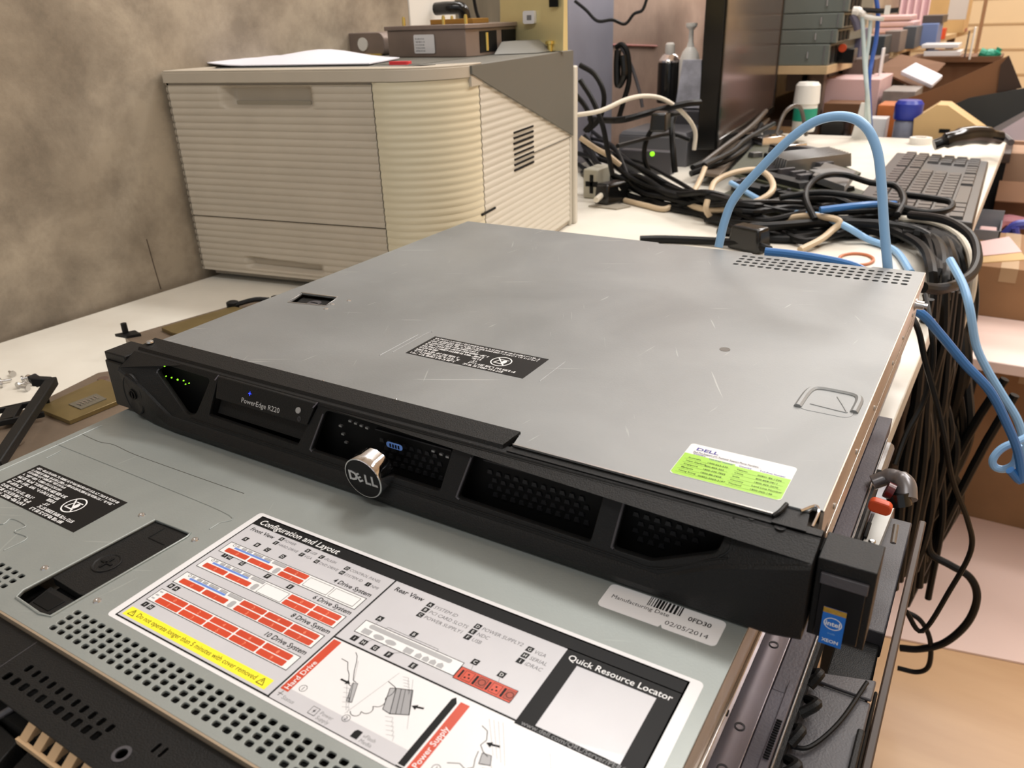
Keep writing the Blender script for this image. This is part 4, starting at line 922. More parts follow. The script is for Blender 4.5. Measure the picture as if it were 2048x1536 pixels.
def tbox(name, label, x0, y0, x1, y1, h, mt, cat='box', z=ZT, bev=1): return
hs = thing('heat_sink_module', 'brownish metal module with a white sticker and brass pins on the printer', 'metal module', tuple(TP @ Vector((250, 380, ZT))), R(8.87))
b = MB(TP)
b.prism([(176, 279), (322, 241), (330, 262), (330, 470), (186, 486)], ZT, ZT+36, BROWNB); b.prism([(172, 277), (324, 237), (334, 262), (334, 478), (182, 492)], ZT+36, ZT+42, BROWNB); b.build('module_body', hs, bev=1)
b = MB(TP)
for y0, y1 in ((270, 330), (350, 440)): b.box((329, y0, ZT+4), (331, y1, ZT+32), DARK)
b.build('side_recess', hs)
for x, y in ((196, 296), (316, 258), (200, 450), (318, 440), (260, 300)):
    b = MB(TP); b.lathe([(2.6, 0), (2.6, 9), (1.8, 12), (.01, 12.5)], GOLDB, c=(x, y, ZT+42), n=12); b.build('brass_pin', hs)
b = MB(TP); b.tube([(331.5, 292, ZT+6), (331.5, 292, ZT+30)], 2.6, GOLDB, n=10); b.build('brass_pin', hs)
b = MB(TP); b.prism([(222, 330), (300, 316), (306, 360), (232, 376)], ZT+42, ZT+49, mat('amber_plate', (176, 132, 66), .35, .5)); b.build('amber_plate', hs, bev=.8)
q = math.atan2(-38, 146); b = MB(TP @ Matrix.Translation((176, 279, ZT)) @ Matrix.Rotation(q, 4, 'Z') @ Matrix.Translation((54, -1.1, 5)) @ Matrix.Rotation(R(90), 4, 'X'))
b.prism(rrect(0, 0, 40, 25, 2.5), 0, .3, PAPERW); rnd = random.Random(4)
for i in range(5): squiggle(b, 3, 18.5-i*4, 22, .4, 1.8, INKG, rnd, wmin=3, wmax=8)
b.build('sticker', hs)
b = MB(TP); h2 = thing('heat_sink_module', 'rounded dark metal module with bright fittings behind the paper on the printer', 'metal module', tuple(TP @ Vector((150, 560, ZT))), R(8.87))
# the module at the back left of the printer top
p = at(680, 112, y=760); q_ = at(772, 112, y=740); zt = W(p).z
b = MB(); gx0, gx1 = at(672, 105, y=800).x, at(778, 105, y=780).x
b.shape([rrect(gx0, 0, gx1, 34, 12, 5)], 70, BROWNB, T=Matrix.Translation((0, 840, DESK+ZT)) @ Matrix.Rotation(R(90), 4, 'X'), bev=1.5); b.build('module_body', h2)
b = MB(); b.cyl((gx0+34, 768, DESK+ZT+16), 9, 3, GOLDB, n=16, axis='y'); b.cyl((gx0+88, 768, DESK+ZT+17), 10, 3, PLASTW, n=18, axis='y'); b.box((gx0+10, 766, DESK+ZT), (gx1-6, 770, DESK+ZT+3), GOLDB); b.build('fitting', h2)
h3 = thing('heat_sink_plate', 'low grey metal plate with brass screws at the rear right of the printer top', 'metal plate', tuple(TP @ Vector((370, 400, ZT))), R(8.87))
b = MB(TP); b.hexa([(338, 300, ZT), (395, 330, ZT), (400, 430, ZT), (338, 430, ZT)], [(338, 330, ZT+16), (370, 345, ZT+16), (380, 425, ZT+16), (338, 425, ZT+16)], PRNTOP); b.build('plate_body', h3, bev=.6)
b = MB(TP)
for x, y in ((386, 405), (396, 380)): b.lathe([(4, 0), (4, 9), (7, 10), (7, 14), (.01, 15)], GOLDB, c=(x, y, ZT), n=12)
b.tube([(376, 408, ZT+12), (390, 404, ZT+16), (402, 396, ZT+14)], 2, GOLDB, n=8); b.build('brass_screw', h3)
# brass sheet standing behind
g0, g1 = at(1001, 98, z=DESK+ZT), at(1126, 92, z=DESK+ZT)
g0, g1 = at(1001, 100, y=870), at(1126, 94, y=850)
b = MB(); zb = DESK+ZT; b.hexa([(g0.x, 870, zb), (g1.x, 850, zb), (g1.x+2, 862, zb), (g0.x+2, 882, zb)], [(g0.x, 878, zb+190), (g1.x, 858, zb+190), (g1.x+2, 860, zb+190), (g0.x+2, 880, zb+190)], BRASS)
gs = thing('brass_panel', 'tall pale brass metal panel with a small sticker at the rear of the printer', 'metal panel', (g0.x, 866, zb)); b.build('sheet', gs, bev=.6)
pp = at(1060, 36, y=858); b = MB(Matrix.Translation((pp.x-10, 860, pp.z-8)) @ Matrix.Rotation(R(90), 4, 'X')); b.prism(rrect(0, 0, 20, 18, 3), 0, 6.5, PAPERW); b.rect(7, 5, 15, 12, 6.7, INKG); b.build('sticker', gs)
pp = at(1112, 8, y=856); b = MB(); b.box((pp.x-8, 849, pp.z-4), (pp.x+6, 852, pp.z+30), DARK); b.build('slot', gs)
# dark pipes and handle seen through the frame behind
b = MB(); b.tube([at(872, 18, y=1000), at(900, 16, y=1000), at(925, 20, y=1010), at(932, 60, y=1020)], 11, BLACKG, n=12); tag(b.build('door_handle'), 'black bent handle on the white frame behind the printer', 'handle')
hb = MB(); hb.tube([at(945, -20, y=940), at(955, 30, y=945), at(975, 60, y=950), at(990, 84, y=950)], 3, CB, n=8)
hb2 = tag(hb.build('cable'), 'black cable hanging behind the brown metal module on the printer', 'cable')
# ================================================================ wall side clutter beyond the printer
def bottle(name, label, u0, v0, y, prof, mats_, cat='bottle'):
    p = at(u0, v0, y=y); t = thing(name, label, cat, p)
    return t, p
# power strip socket box right of the printer
p = at(1150, 402, z=DESK); q_ = at(1202, 392, z=DESK)
sx0, sx1, sy = p.x+2, q_.x+6, p.y+30
so = thing('power_socket', 'pale power socket block with a cross-shaped opening beside the printer', 'socket', (sx0, sy, DESK))
b = MB(); b.box((sx0, sy, DESK), (sx1, sy+60, DESK+56), mat('socket_cream', (176, 172, 156), .45)); b.build('socket_body', so, bev=3)
b = MB(); cx = (sx0+sx1)/2+3; b.box((cx-4, sy-1, DESK+10), (cx+4, sy+2, DESK+46), DARK); b.box((cx-13, sy-1, DESK+23), (cx+13, sy+2, DESK+33), DARK); b.build('cross_opening', so, bev=1)
# grey network box with lights
c0_, c1_ = at(1235, 335, z=DESK+20), at(1378, 338, z=DESK+20)
yb_ = 1500
p0, p1 = at(1236, 332, y=yb_), at(1372, 332, y=yb_); top = at(1250, 262, y=yb_)
nb = thing('network_box', 'dark grey network box behind the black cables beside the pillar', 'network box', (p0.x, yb_, DESK))
b = MB(); b.box((p0.x, yb_, DESK), (p1.x, yb_+160, top.z-10), mat('net_grey', (92, 92, 96), .45)); b.hexa([(p0.x, yb_, top.z-10), (p1.x, yb_, top.z-10), (p1.x, yb_+160, top.z-10), (p0.x, yb_+160, top.z-10)], [(p0.x+8, yb_+6, top.z), (p1.x-8, yb_+6, top.z), (p1.x-8, yb_+154, top.z), (p0.x+8, yb_+154, top.z)], mat('net_grey', (92, 92, 96), .45)); b.build('box_body', nb, bev=2)
for (u, v) in ((1265, 326), (1304, 308)):
    p = at(u, v, y=1392); b = MB(); b.cyl(p, 5, 3, LEDG, n=12, axis='y'); b.build('status_light', nb)
b = MB(); p = at(1265, 326, y=1395); b.box((p.x-30, 1395, p.z-26), (p.x+90, 1420, p.z+28), GREYP); b.build('light_bar', nb, bev=2)
# spray can, pump bottle
def lathe_thing(name, label, cat, u, vb, vt, y, parts):
    pb, pt = at(u, vb, y=y), at(u, vt, y=y); H = pt.z-pb.z; t = thing(name, label, cat, pb)
    for (nm, prof, m_) in parts:
        b = MB(); b.lathe([(r*H, z*H) for r, z in prof], m_, c=(pb.x, y, pb.z), n=22); b.build(nm, t)
    return t
shelf_y = 1750
lathe_thing('spray_can', 'black spray can with a shiny collar beside the white pump bottle', 'spray can', 1335, 205, 85, shelf_y,
            [('can', [(.19, 0), (.2, .02), (.2, .66), (.19, .68)], BLACKG), ('collar', [(.2, .68), (.205, .71), (.13, .80), (.09, .82)], CHROME), ('nozzle', [(.08, .82), (.09, .84), (.08, .97), (.05, 1.0), (.01, 1.0)], PLASTW)])
pbt = lathe_thing('pump_bottle', 'white plastic pump bottle beside the black spray can', 'bottle', 1374, 215, 46, shelf_y-20,
            [('bottle_body', [(.01, 0), (.13, 0), (.13, .56), (.10, .66), (.055, .72)], PLASTW), ('pump', [(.05, .72), (.03, .8), (.03, .92), (.07, .96), (.07, 1.0), (.01, 1.0)], PLASTW)])
b = MB(); p = at(1350, 215, y=shelf_y-60); p2 = at(1400, 215, y=shelf_y-60); pt = at(1365, 120, y=shelf_y-60)
b.hexa([(p.x, p.y, p.z), (p2.x, p.y, p.z), (p2.x, p.y+30, p.z), (p.x, p.y+30, p.z)], [(p.x+14, p.y, pt.z), (p2.x-4, p.y, pt.z), (p2.x-4, p.y+24, pt.z), (p.x+14, p.y+24, pt.z)], mat('crumpled_bag', (214, 214, 226), .3, noise=.4, nscale=30))
tag(b.build('plastic_bag'), 'crumpled translucent plastic bag below the pump bottle', 'bag')
# low block carrying them
b = MB(); p = at(1310, 208, y=shelf_y-90); p2 = at(1420, 208, y=shelf_y-90); b.box((p.x-10, shelf_y-90, DESK), (p2.x, shelf_y+60, min(at(1335, 205, y=shelf_y).z, at(1374, 215, y=shelf_y-20).z, at(1350, 215, y=shelf_y-60).z)), GREYP)
tag(b.build('equipment_box', bev=2), 'dark box carrying the spray can and pump bottle behind the monitor', 'box')
# red line and hook on the pink wall
b = MB(); p, q_ = at(1248, 88, y=1660), at(1335, 92, y=2000); b.tube([(wx(p.y)-12, p.y, p.z), (wx(q_.y)-12, q_.y, q_.z)], 3, mat('red_line', (176, 100, 92), .5), n=6); struct(b.build('trim_3'))

# ================================================================ monitor
M0 = at(1430, 300, y=1500); ang = R(5.2); mdir = Vector((-math.sin(ang), math.cos(ang), 0)); mn = Vector((math.cos(ang), math.sin(ang), 0)); LEN = 760
def mp(s_, d, z): q = Vector((M0.x, M0.y, 0))+mdir*s_+mn*d; return (q.x, q.y, z)
zb = M0.z; ztp = zb+520
mo = thing('monitor', 'large dark monitor standing on the desk with its screen turned to the chair side', 'monitor', (M0.x, 1900, DESK))
def slab(mb, s0, s1, d0, d1, z0, z1, m): mb.hexa([mp(s0, d0, z0), mp(s0, d1, z0), mp(s1, d1, z0), mp(s1, d0, z0)], [mp(s0, d0, z1), mp(s0, d1, z1), mp(s1, d1, z1), mp(s1, d0, z1)], m)
b = MB(); slab(b, 0, LEN, -42, 0, zb, ztp, BLACKG); slab(b, 0, LEN, 0, 4, zb, zb+20, BLACKG); slab(b, 0, 20, 0, 4, zb, ztp, BLACKG); slab(b, LEN-20, LEN, 0, 4, zb, ztp, BLACKG); slab(b, 0, LEN, 0, 4, ztp-20, ztp, BLACKG); b.build('monitor_case', mo, bev=2)
b = MB(); slab(b, 20, LEN-20, 0, 1.5, zb+20, ztp-20, SCREEN); b.build('screen', mo)
b = MB(); slab(b, 340, 500, -110, -42, DESK+10, zb+200, BLACK); slab(b, 250, 590, -180, 60, DESK, DESK+12, BLACK); b.build('stand', mo, bev=4)

# ================================================================ keyboard
kT = 24
K = [at(1804, 291, z=DESK+kT), at(1981, 313, z=DESK+kT), at(1951, 433, z=DESK+kT), at(1742, 400, z=DESK+kT)]
kc = K[2]; ux = (K[3]-K[2]); ku = Vector((-1, (K[0].y-K[1].y)/(K[0].x-K[1].x)*-1, 0)).normalized()
kv = (K[1]-K[2]); LK = kv.length; kv.normalize(); ku = Vector((-kv.y, kv.x, 0)); WK = abs((K[0]-K[1]).dot(ku))
TK = Matrix(((kv.x, ku.x, 0, kc.x), (kv.y, ku.y, 0, kc.y), (0, 0, 1, DESK), (0, 0, 0, 1)))   # x along length, y to the left
kb = thing('keyboard', 'black full size keyboard lying at the right edge of the desk', 'keyboard', (kc.x, kc.y, DESK))
KB = mat('keyboard_black', (50, 47, 46), .4); KK = mat('key_black', (66, 63, 62), .35, noise=.1)
b = MB(TK); b.hexa([(0, 0, 0), (LK, 0, 0), (LK, WK, 0), (0, WK, 0)], [(2, 2, 14), (LK-2, 2, 14), (LK-2, WK-2, 24), (2, WK-2, 24)], KB); b.build('keyboard_case', kb, bev=2)
u_ = LK/23; base = None
proto = {}
for row in range(6):
    n_ = 21
    y0 = 16+row*(WK-34)/6; rw = (WK-34)/6*.86; zz = 14.5+row*1.55
    x = 10
    widths = {0: [1.3, 1.2, 1.2, 6, 1.2, 1.2, 1.3]}.get(row, [1.2]+[1]*12+[1.4])
    groups = [(10, widths), (10+u_*15.4, [1]*3), (10+u_*18.7, [1]*4)] if row in (0, 4, 5) else [(10, widths), (10+u_*18.7, [1]*4)]
    for gx, ws in groups:
        x = gx; tot = sum(ws); scl = (u_*15.0/tot) if ws is widths else u_*.99
        for wd in ws:
            wk = round(wd*scl, 1); ky = (wk, round(rw, 1))
            px = x+.08*scl
            if ky not in proto:
                b = MB(TK); b.hexa([(px, y0, zz), (px+wk*.86, y0, zz), (px+wk*.86, y0+rw, zz), (px, y0+rw, zz)], [(px+1.5, y0+1.5, zz+5), (px+wk*.86-1.5, y0+1.5, zz+5), (px+wk*.86-1.5, y0+rw-1.5, zz+5), (px+1.5, y0+rw-1.5, zz+5)], KK)
                proto[ky] = (b.build('key', kb, smooth=0), px, y0, zz)
            else:
                src, sx_, sy_, sz_ = proto[ky]; o = src.copy(); col.objects.link(o); o.parent = kb
                dv = TK.to_3x3() @ Vector((px-sx_, y0-sy_, zz-sz_)); o.location = dv*.001
            x += wd*scl
# black handset-like device resting over the far end, white tape roll, strip
b = MB(); b.tube([at(1868, 290, z=DESK+40), at(1905, 278, z=DESK+52), at(1950, 270, z=DESK+55), at(2000, 276, z=DESK+45)], [12, 17, 20, 20, 15], BLACKG, n=14)
b.tube([at(1985, 272, z=DESK+50), at(2006, 272, z=DESK+46), at(2022, 285, z=DESK+40)], 7, GREYP, n=10)
hsd = tag(b.build('handset'), 'glossy black curved handset lying across the far end of the keyboard', 'handset')
p = at(1838, 290, z=DESK); b = MB(); b.lathe([(22, 0), (26, 0), (26, 16), (14, 16), (14, 0)], PLASTW, c=(p.x, p.y+20, DESK), n=26, cap=False)
tag(b.build('tape_roll'), 'small white tape roll on the desk behind the keyboard', 'tape')

# ================================================================ circuit boards on the desk
def board(label, pts, z, th, seed, mt=PCB, name='circuit_board', extra=True, tilt=0.):
    P = [at(u, v, z=z) for u, v in pts]; t = thing(name, label, 'circuit board', (P[0].x, P[0].y, z-th))
    b = MB(); b.hexa([(p.x, p.y, z-th) for p in P], [(p.x, p.y, z) for p in P], mt); b.build('board', t, bev=.5)
    rnd = random.Random(seed)
    def Q(a, c): return P[0].lerp(P[1], a).lerp(P[3].lerp(P[2], a), c)
    ax_ = (P[1]-P[0]); L_ = ax_.length; ax_.normalize(); ay_ = Vector((-ax_.y, ax_.x, 0))
    if (P[3]-P[0]).dot(ay_) < 0: ay_ = -ay_
    W_ = abs((P[3]-P[0]).dot(ay_))
    def comp(nm, a, c, la, lc, h, m):
        o_ = Q(a, c); o_.z = z; dx, dy = ax_*L_*la/2, ay_*W_*lc/2; uu = Vector((0, 0, h)); b = MB()
        b.hexa([o_-dx-dy, o_+dx-dy, o_+dx+dy, o_-dx+dy], [o_-dx*.94-dy*.94+uu, o_+dx*.94-dy*.94+uu, o_+dx*.94+dy*.94+uu, o_-dx*.94+dy*.94+uu], m); b.build(nm, t, bev=.6)
    return t, comp
t, comp = board('green circuit board with silver connectors and heat sink behind the blue cable arch', [(1455, 345), (1640, 392), (1722, 345), (1530, 268)], DESK+34, 5, 1)
comp('connector', .14, .82, .16, .2, 18, CHROME); comp('connector', .36, .8, .14, .2, 16, CHROME); comp('heat_sink', .64, .62, .24, .42, 8, GREYP); comp('chip', .5, .3, .12, .18, 6, DARK); comp('chip', .8, .25, .16, .2, 6, DARK); comp('slot', .5, .08, .7, .08, 10, BLACK); comp('slot', .5, .95, .6, .05, 12, GREYP)
rq = random.Random(41)
for i in range(22): comp('component', rq.uniform(.05, .95), rq.choice((.18, .3, .42, .54, .68))+rq.uniform(-.04, .04), rq.uniform(.03, .07), rq.uniform(.05, .1), rq.uniform(5, 20), rq.choice((DARK, GREYP, ALU, DARK, BLACK)))
for i in range(9): comp('fin', .54+i*.025, .62, .009, .42, 26, ALU)
t, comp = board('dark circuit board with black slots underneath the green board', [(1430, 395), (1640, 440), (1740, 385), (1560, 330)], DESK+14, 4, 2)
comp('slot', .3, .25, .4, .12, 16, BLACK); comp('slot', .7, .3, .4, .12, 16, BLACK); comp('chip', .2, .7, .16, .2, 8, GREYP); comp('chip', .75, .75, .2, .2, 8, DARK)
for i in range(14): comp('component', rq.uniform(.05, .95), rq.uniform(.1, .6), rq.uniform(.03, .08), rq.uniform(.05, .12), rq.uniform(10, 26), rq.choice((DARK, GREYP, BLACK)))
t, comp = board('grey drive unit lying on the circuit boards beside the keyboard', [(1625, 350), (1690, 372), (1712, 342), (1650, 324)], DESK+56, 12, 3, mt=ALU, name='drive_unit')
t['category'] = 'drive'; comp('label_plate', .4, .5, .6, .6, 1, mat('plate_grey', (128, 128, 128), .4))
t, comp = board('brown card with a bright edge connector standing against the monitor', [(1400, 345), (1440, 350), (1540, 236), (1520, 232)], DESK+26, 6, 4, mt=BROWNP)
comp('connector', .5, .55, .8, .12, 12, CHROME)
p = at(1585, 230, z=DESK+30)
b = MB(); b.tube([at(1545, 290, z=DESK+20), at(1570, 225, z=DESK+90), at(1600, 215, z=DESK+95), at(1612, 270, z=DESK+20)], 5, mat('strap_brown', (70, 60, 50), .4), n=8)
tag(b.build('flat_cable'), 'dark arched strap cable in front of the white and green bottle', 'cable')
b = MB(); b.tube([at(1395, 335, z=DESK+24), at(1440, 300, z=DESK+40), at(1500, 255, z=DESK+60), at(1532, 222, z=DESK+70)], 6, mat('strap_brown', (70, 60, 50), .4), n=8)
tag(b.build('flat_cable'), 'grey-brown ribbon cable running up to the lower corner of the monitor', 'cable')
# white and green bottle
lathe_thing('bottle', 'white plastic bottle with a green band standing behind the circuit boards', 'bottle', 1606, 262, 164, 1980,
            [('bottle_body', [(.01, 0), (.22, 0), (.24, .05), (.24, .50), (.24, .56)], PLASTW), ('green_band', [(.243, .22), (.246, .24), (.246, .46), (.243, .48)], TEAL), ('cap', [(.25, .56), (.27, .58), (.25, .94), (.2, 1.0), (.01, 1.0)], PLASTW)])
p = at(1538, 232, y=1900); b = MB(); b.lathe([(22, 0), (22, 30), (12, 42), (.01, 46)], mat('green_cap', (120, 170, 90), .4), c=p, n=18)
# orange rubber band ring
p = at(1712, 521, z=DESK); b = MB(); b.tube([(p.x+22*math.cos(a*.5236), p.y+30*math.sin(a*.5236), DESK+2) for a in range(12)], 2.2, CORANGE, n=8, closed=True)
tag(b.build('rubber_ring'), 'thin orange rubber ring lying on the desk behind the server vents', 'ring')

# ================================================================ cables
def cable(pts, r, m, label, group=None, name='cable', n=8, sub=6):
    P = []
    for p in pts:
        u, v, q = p[:3]
        if isinstance(q, tuple): P.append(at(u, v, y=q[0]))
        else: P.append(at(u, v, z=DESK+q))
    for p in P: p.z = max(p.z, (DESK if p.x < ex(p.y)-1 and p.y > 396 else FLOOR)+r+.3)
    b = MB(); b.tube(P, r, m, n=n, sub=sub); return tag(b.build(name), label, 'cable', group)
Y = lambda y: (y,)
cable([(1437, 494, Y(404)), (1450, 440, Y(409)), (1470, 395, Y(413)), (1520, 338, Y(418)), (1580, 278, Y(422)), (1635, 241, Y(424)), (1690, 233, Y(424)), (1730, 252, Y(420)), (1754, 300, Y(416)), (1763, 370, Y(412)), (1768, 450, Y(408)), (1776, 540, Y(403))], 3.9, CBL, 'light blue network cable arching high behind the top server', n=12, sub=8)
cable([(1462, 366, 30), (1520, 400, 26), (1580, 424, 22), (1640, 432, 30), (1690, 452, 26), (1735, 478, 8), (1790, 502, 5), (1822, 548, 4)], 5, CBL, 'light blue network cable running flat through the black tangle to the desk edge', n=10)
cable([(1530, 503, Y(402)), (1580, 508, Y(404)), (1640, 517, Y(404)), (1700, 530, Y(402)), (1735, 545, Y(400))], 3.6, CBM, 'blue network cable lying just behind the vents of the top server', n=10)
cable([(1640, 420, 45), (1690, 414, 48), (1740, 409, 48), (1790, 408, 40)], 5, CBM, 'blue network cable crossing the black tangle near the keyboard', n=10)
cable([(1800, 610, Y(430)), (1843, 628, Y(430)), (1880, 668, Y(440)), (1930, 728, Y(450)), (1980, 782, Y(460)), (2015, 850, Y(470)), (2036, 905, Y(478)), (2042, 960, Y(484)), (2020, 1000-60, Y(480))], 4.0, CBM, 'thick blue network cable hanging from the server side toward the floor', n=10)
cable([(2036, 890, Y(500)), (2030, 925, Y(500)), (2010, 938, Y(500)), (1990, 934, Y(500)), (1986, 918, Y(500)), (2005, 896, Y(505)), (2042, 880, Y(510)), (2060, 870, Y(515))], 3.6, CBL, 'loop of light blue network cable hanging low at the right', n=10)
cable([(1900, 520, Y(700)), (1926, 570, Y(660)), (1940, 620, Y(640)), (1952, 690, Y(640)), (1975, 740, Y(640)), (2005, 790, Y(640)), (2035, 840, Y(640)), (2048, 890, Y(640)), (2044, 930, Y(640))], 4.4, CBL, 'light blue network cable hanging behind the thick blue one', n=10)
# tan and cream cables
cable([(1146, 231, Y(1010)), (1200, 222, Y(1040)), (1250, 200, Y(1080)), (1290, 192, Y(1120)), (1330, 200, Y(1160)), (1370, 230, Y(1200)), (1390, 262, Y(1230)), (1388, 300, Y(1230))], 4.0, CW, 'cream cable arching from the printer back toward the monitor', n=10)
cable([(1420, 385, 40), (1432, 362, 50), (1470, 345, 60), (1515, 340, 62), (1540, 356, 58), (1545, 380, 50), (1520, 400, 40), (1475, 415, 30), (1420, 420, 20), (1370, 408, 14)], 5.2, CT, 'tan cable looped in front of the circuit boards', n=10)
cable([(1410, 335, 50), (1400, 360, 40), (1385, 385, 30), (1360, 400, 16), (1330, 418, 6), (1290, 412, 4), (1250, 402, 4)], 5, CT, 'tan cable running down past the monitor foot to the desk', n=10)
cable([(1415, 400, 40), (1412, 420, 25), (1425, 440, 6)], 5, CT, 'short end of tan cable sticking out below the tan loop')
cable([(1192, 400, 16), (1215, 382, 22), (1240, 375, 30)], 5.5, CW, 'short cream cable end beside the power socket block')
cable([(1160, 275, 110), (1190, 296, 90), (1215, 310, 80), (1240, 330, 60)], 5, CT, 'tan cable slanting down through black cables behind the printer')
cable([(1600, 500, 6), (1640, 480, 12), (1665, 460, 20), (1680, 445, 30), (1660, 436, 34), (1610, 432, 30), (1560, 440, 20)], 5, CT, 'tan cable curled around the plug behind the vents', n=10)
cable([(1800, 438, 30), (1850, 440, 34), (1895, 455, 30), (1930, 485, 20), (1946, 530, Y(860)), (1942, 590, Y(850)), (1925, 640, Y(850)), (1900, 720, Y(850)), (1875, 820, Y(850)), (1850, 920, Y(850))], 5.5, CW, 'cream cable bending over the desk edge among the black cables', n=10)
cable([(1905, 600, Y(800)), (1890, 680, Y(800)), (1872, 760, Y(800)), (1850, 850, Y(800)), (1838, 940, Y(800))], 5, CT, 'tan cable hanging straight down behind the top server', n=10)
# explicit black cables
BK = 'black power cables tangled on the desk behind the server'
cable([(1280, 482, 4), (1330, 480, 5), (1420, 482, 7), (1500, 488, 12), (1540, 500, 10)], 6, CB, 'black power cable lying on the white desk just behind the cover', n=10)
cable([(1500, 455, 22), (1560, 452, 24), (1640, 446, 24), (1720, 446, 26), (1800, 454, 26), (1850, 470, 22), (1885, 505, 10), (1893, 545, Y(760)), (1888, 600, Y(740))], 7, CB, 'thick black cable running along the tangle and bending over the desk edge', n=10)
cable([(1630, 440, 30), (1612, 400, 50), (1618, 372, 60), (1645, 352, 70), (1690, 350, 66), (1740, 365, 60), (1790, 372, 56), (1808, 400, 50), (1795, 430, 40)], 5, CB, 'black cable forming a wide ring left of the keyboard', n=10)
cable([(1560, 395, 50), (1640, 385, 56), (1720, 395, 52), (1790, 412, 46), (1850, 425, 42), (1895, 420, 44), (1902, 405, 48), (1860, 396, 50), (1800, 388, 50)], 5, CB, 'black cable looped over the near end of the keyboard', n=10)
cable([(1845, 575, Y(600)), (1880, 578, Y(640)), (1915, 568, Y(700)), (1945, 545, Y(760)), (1955, 510, Y(820)), (1940, 470, Y(880)), (1890, 440, Y(950)), (1820, 430, Y(1000))], 6, CB, 'black cable sweeping from the rear corner of the server up over the desk edge', n=10)
cable([(1160, 130, Y(1150)), (1190, 150, Y(1150)), (1208, 190, Y(1150)), (1200, 235, Y(1150)), (1175, 262, Y(1150))], 5, CB, 'black cable bulging out behind the top rear corner of the printer')
cable([(1150, 2, Y(1380)), (1172, 20, Y(1380)), (1195, 42, Y(1380)), (1225, 40, Y(1400)), (1250, 48, Y(1420)), (1268, 28, Y(1430)), (1285, 20, Y(1440)), (1295, -6, Y(1450))], 3.4, CB, 'thin black cable sagging across the blue-grey pillar', n=8)
cable([(1232, 95, Y(1440)), (1245, 90, Y(1440)), (1256, 110, Y(1440)), (1258, 160, Y(1440)), (1248, 200, Y(1440)), (1238, 235, Y(1440))], 6, CB, 'black cable coil hanging beside the pillar')
cable([(1240, 90, Y(1460)), (1262, 130, Y(1460)), (1278, 180, Y(1460)), (1285, 215, Y(1460))], 4, GREYP, 'grey cable slanting down the pink wall beside the coil')
cable([(1236, 100, Y(1430)), (1234, 130, Y(1430)), (1236, 170, Y(1430)), (1248, 150, Y(1430)), (1246, 110, Y(1430))], 8, BLACKG, 'bunched black plug lead hanging on the pillar edge')
cable([(1180, 238, 130), (1240, 240, 150), (1310, 222, 160), (1370, 208, 170), (1400, 205, 170)], 6, CB, 'black cable stretched level from the printer to the monitor')
cable([(1300, 350, 40), (1288, 310, 80), (1300, 265, 120), (1335, 232, 150), (1370, 225, 150)], 4.6, CB, 'black cable rising in an arc in front of the grey network box')
cable([(1350, 345, 50), (1346, 300, 90), (1344, 250, 130), (1350, 225, 150)], 6, CB, 'black cable standing upright left of the monitor edge')
cable([(1235, 292, 110), (1290, 278, 110), (1340, 268, 110), (1380, 280, 100)], 4, CB, 'thin black cable crossing the face of the grey network box')
for pts, lab in (([(1160, 160), (1185, 200), (1205, 250), (1215, 300), (1225, 350)], 'from the printer top'), ([(1152, 190), (1172, 215), (1182, 245), (1170, 262)], 'in a short bend')):
    cable([(u, v, Y(1100)) for u, v in pts], 5, CB, 'black cable dropping behind the printer '+lab)
def tangle(nm, count, rows, group, label, r0=4., r1=6.5, seed=1, hh=(6, 60)):
    rnd = random.Random(seed)
    for k in range(count):
        f = rnd.random(); pts = []
        for (u, v0, v1, hmax) in rows:
            g = min(1, max(0, f+rnd.uniform(-.28, .28))); pts.append((u+rnd.uniform(-14, 14), v0+(v1-v0)*g, 6+(hmax-6)*(1-g)*rnd.uniform(.5, 1)))
        cable(pts, rnd.uniform(r0, r1), CB, label, group)
tangle('a', 16, [(1165, 235, 345, 110), (1215, 280, 375, 90), (1270, 325, 395, 70), (1340, 360, 415, 60), (1410, 385, 430, 50), (1480, 400, 460, 40)], 'black cables between printer and monitor foot', 'black cable in the thick bunch running from behind the printer under the monitor', seed=3)
tangle('b', 13, [(1420, 385, 440, 50), (1500, 405, 470, 45), (1580, 400, 480, 45), (1660, 395, 470, 50), (1740, 400, 460, 50), (1820, 415, 452, 40), (1885, 440, 475, 25)], BK, 'black cable in the flat tangle between the circuit boards and the server rear', 4, 6, seed=8)
tangle('c', 5, [(1395, 330, 360, 60), (1450, 300, 340, 70), (1500, 270, 300, 80), (1535, 240, 262, 90)], 'black cables at the monitor corner', 'black cable running along the lower edge of the monitor', 5, 7, seed=5)
tangle('e', 5, [(1560, 440, 490, 24), (1620, 462, 500, 12), (1700, 455, 482, 16), (1770, 460, 485, 12), (1800, 470, 492, 8)], 'black cables nearest the vents', 'black cable curled on the white desk just behind the vents', 4, 6, seed=21)
rnd = random.Random(77)
for k in range(20):
    f = rnd.random(); yb = 720+f*260+rnd.uniform(-20, 20)
    u0 = 1858+f*78+rnd.uniform(-6, 6)
    pts = [(u0-80+rnd.uniform(-20, 10), 452+rnd.uniform(-8, 18), 22), (u0-18, 478+rnd.uniform(-8, 12), 18), (u0+6, 530+rnd.uniform(-8, 12), Y(yb)), (u0+rnd.uniform(-16, 20), 620, Y(yb)), (u0-12+rnd.uniform(-44, 34), 740, Y(yb+rnd.uniform(-40, 40))), (u0-32+rnd.uniform(-46, 44), 880, Y(yb+rnd.uniform(-40, 40))), (u0-48+rnd.uniform(-44, 40), 1000, Y(yb)), (u0-70+rnd.uniform(-24, 10), 1110+rnd.uniform(-40, 60), Y(yb))]
    cable(pts, rnd.uniform(5, 8.5), CB, 'black cable hanging in the bundle over the right desk edge', 'black cables hanging over the desk edge')
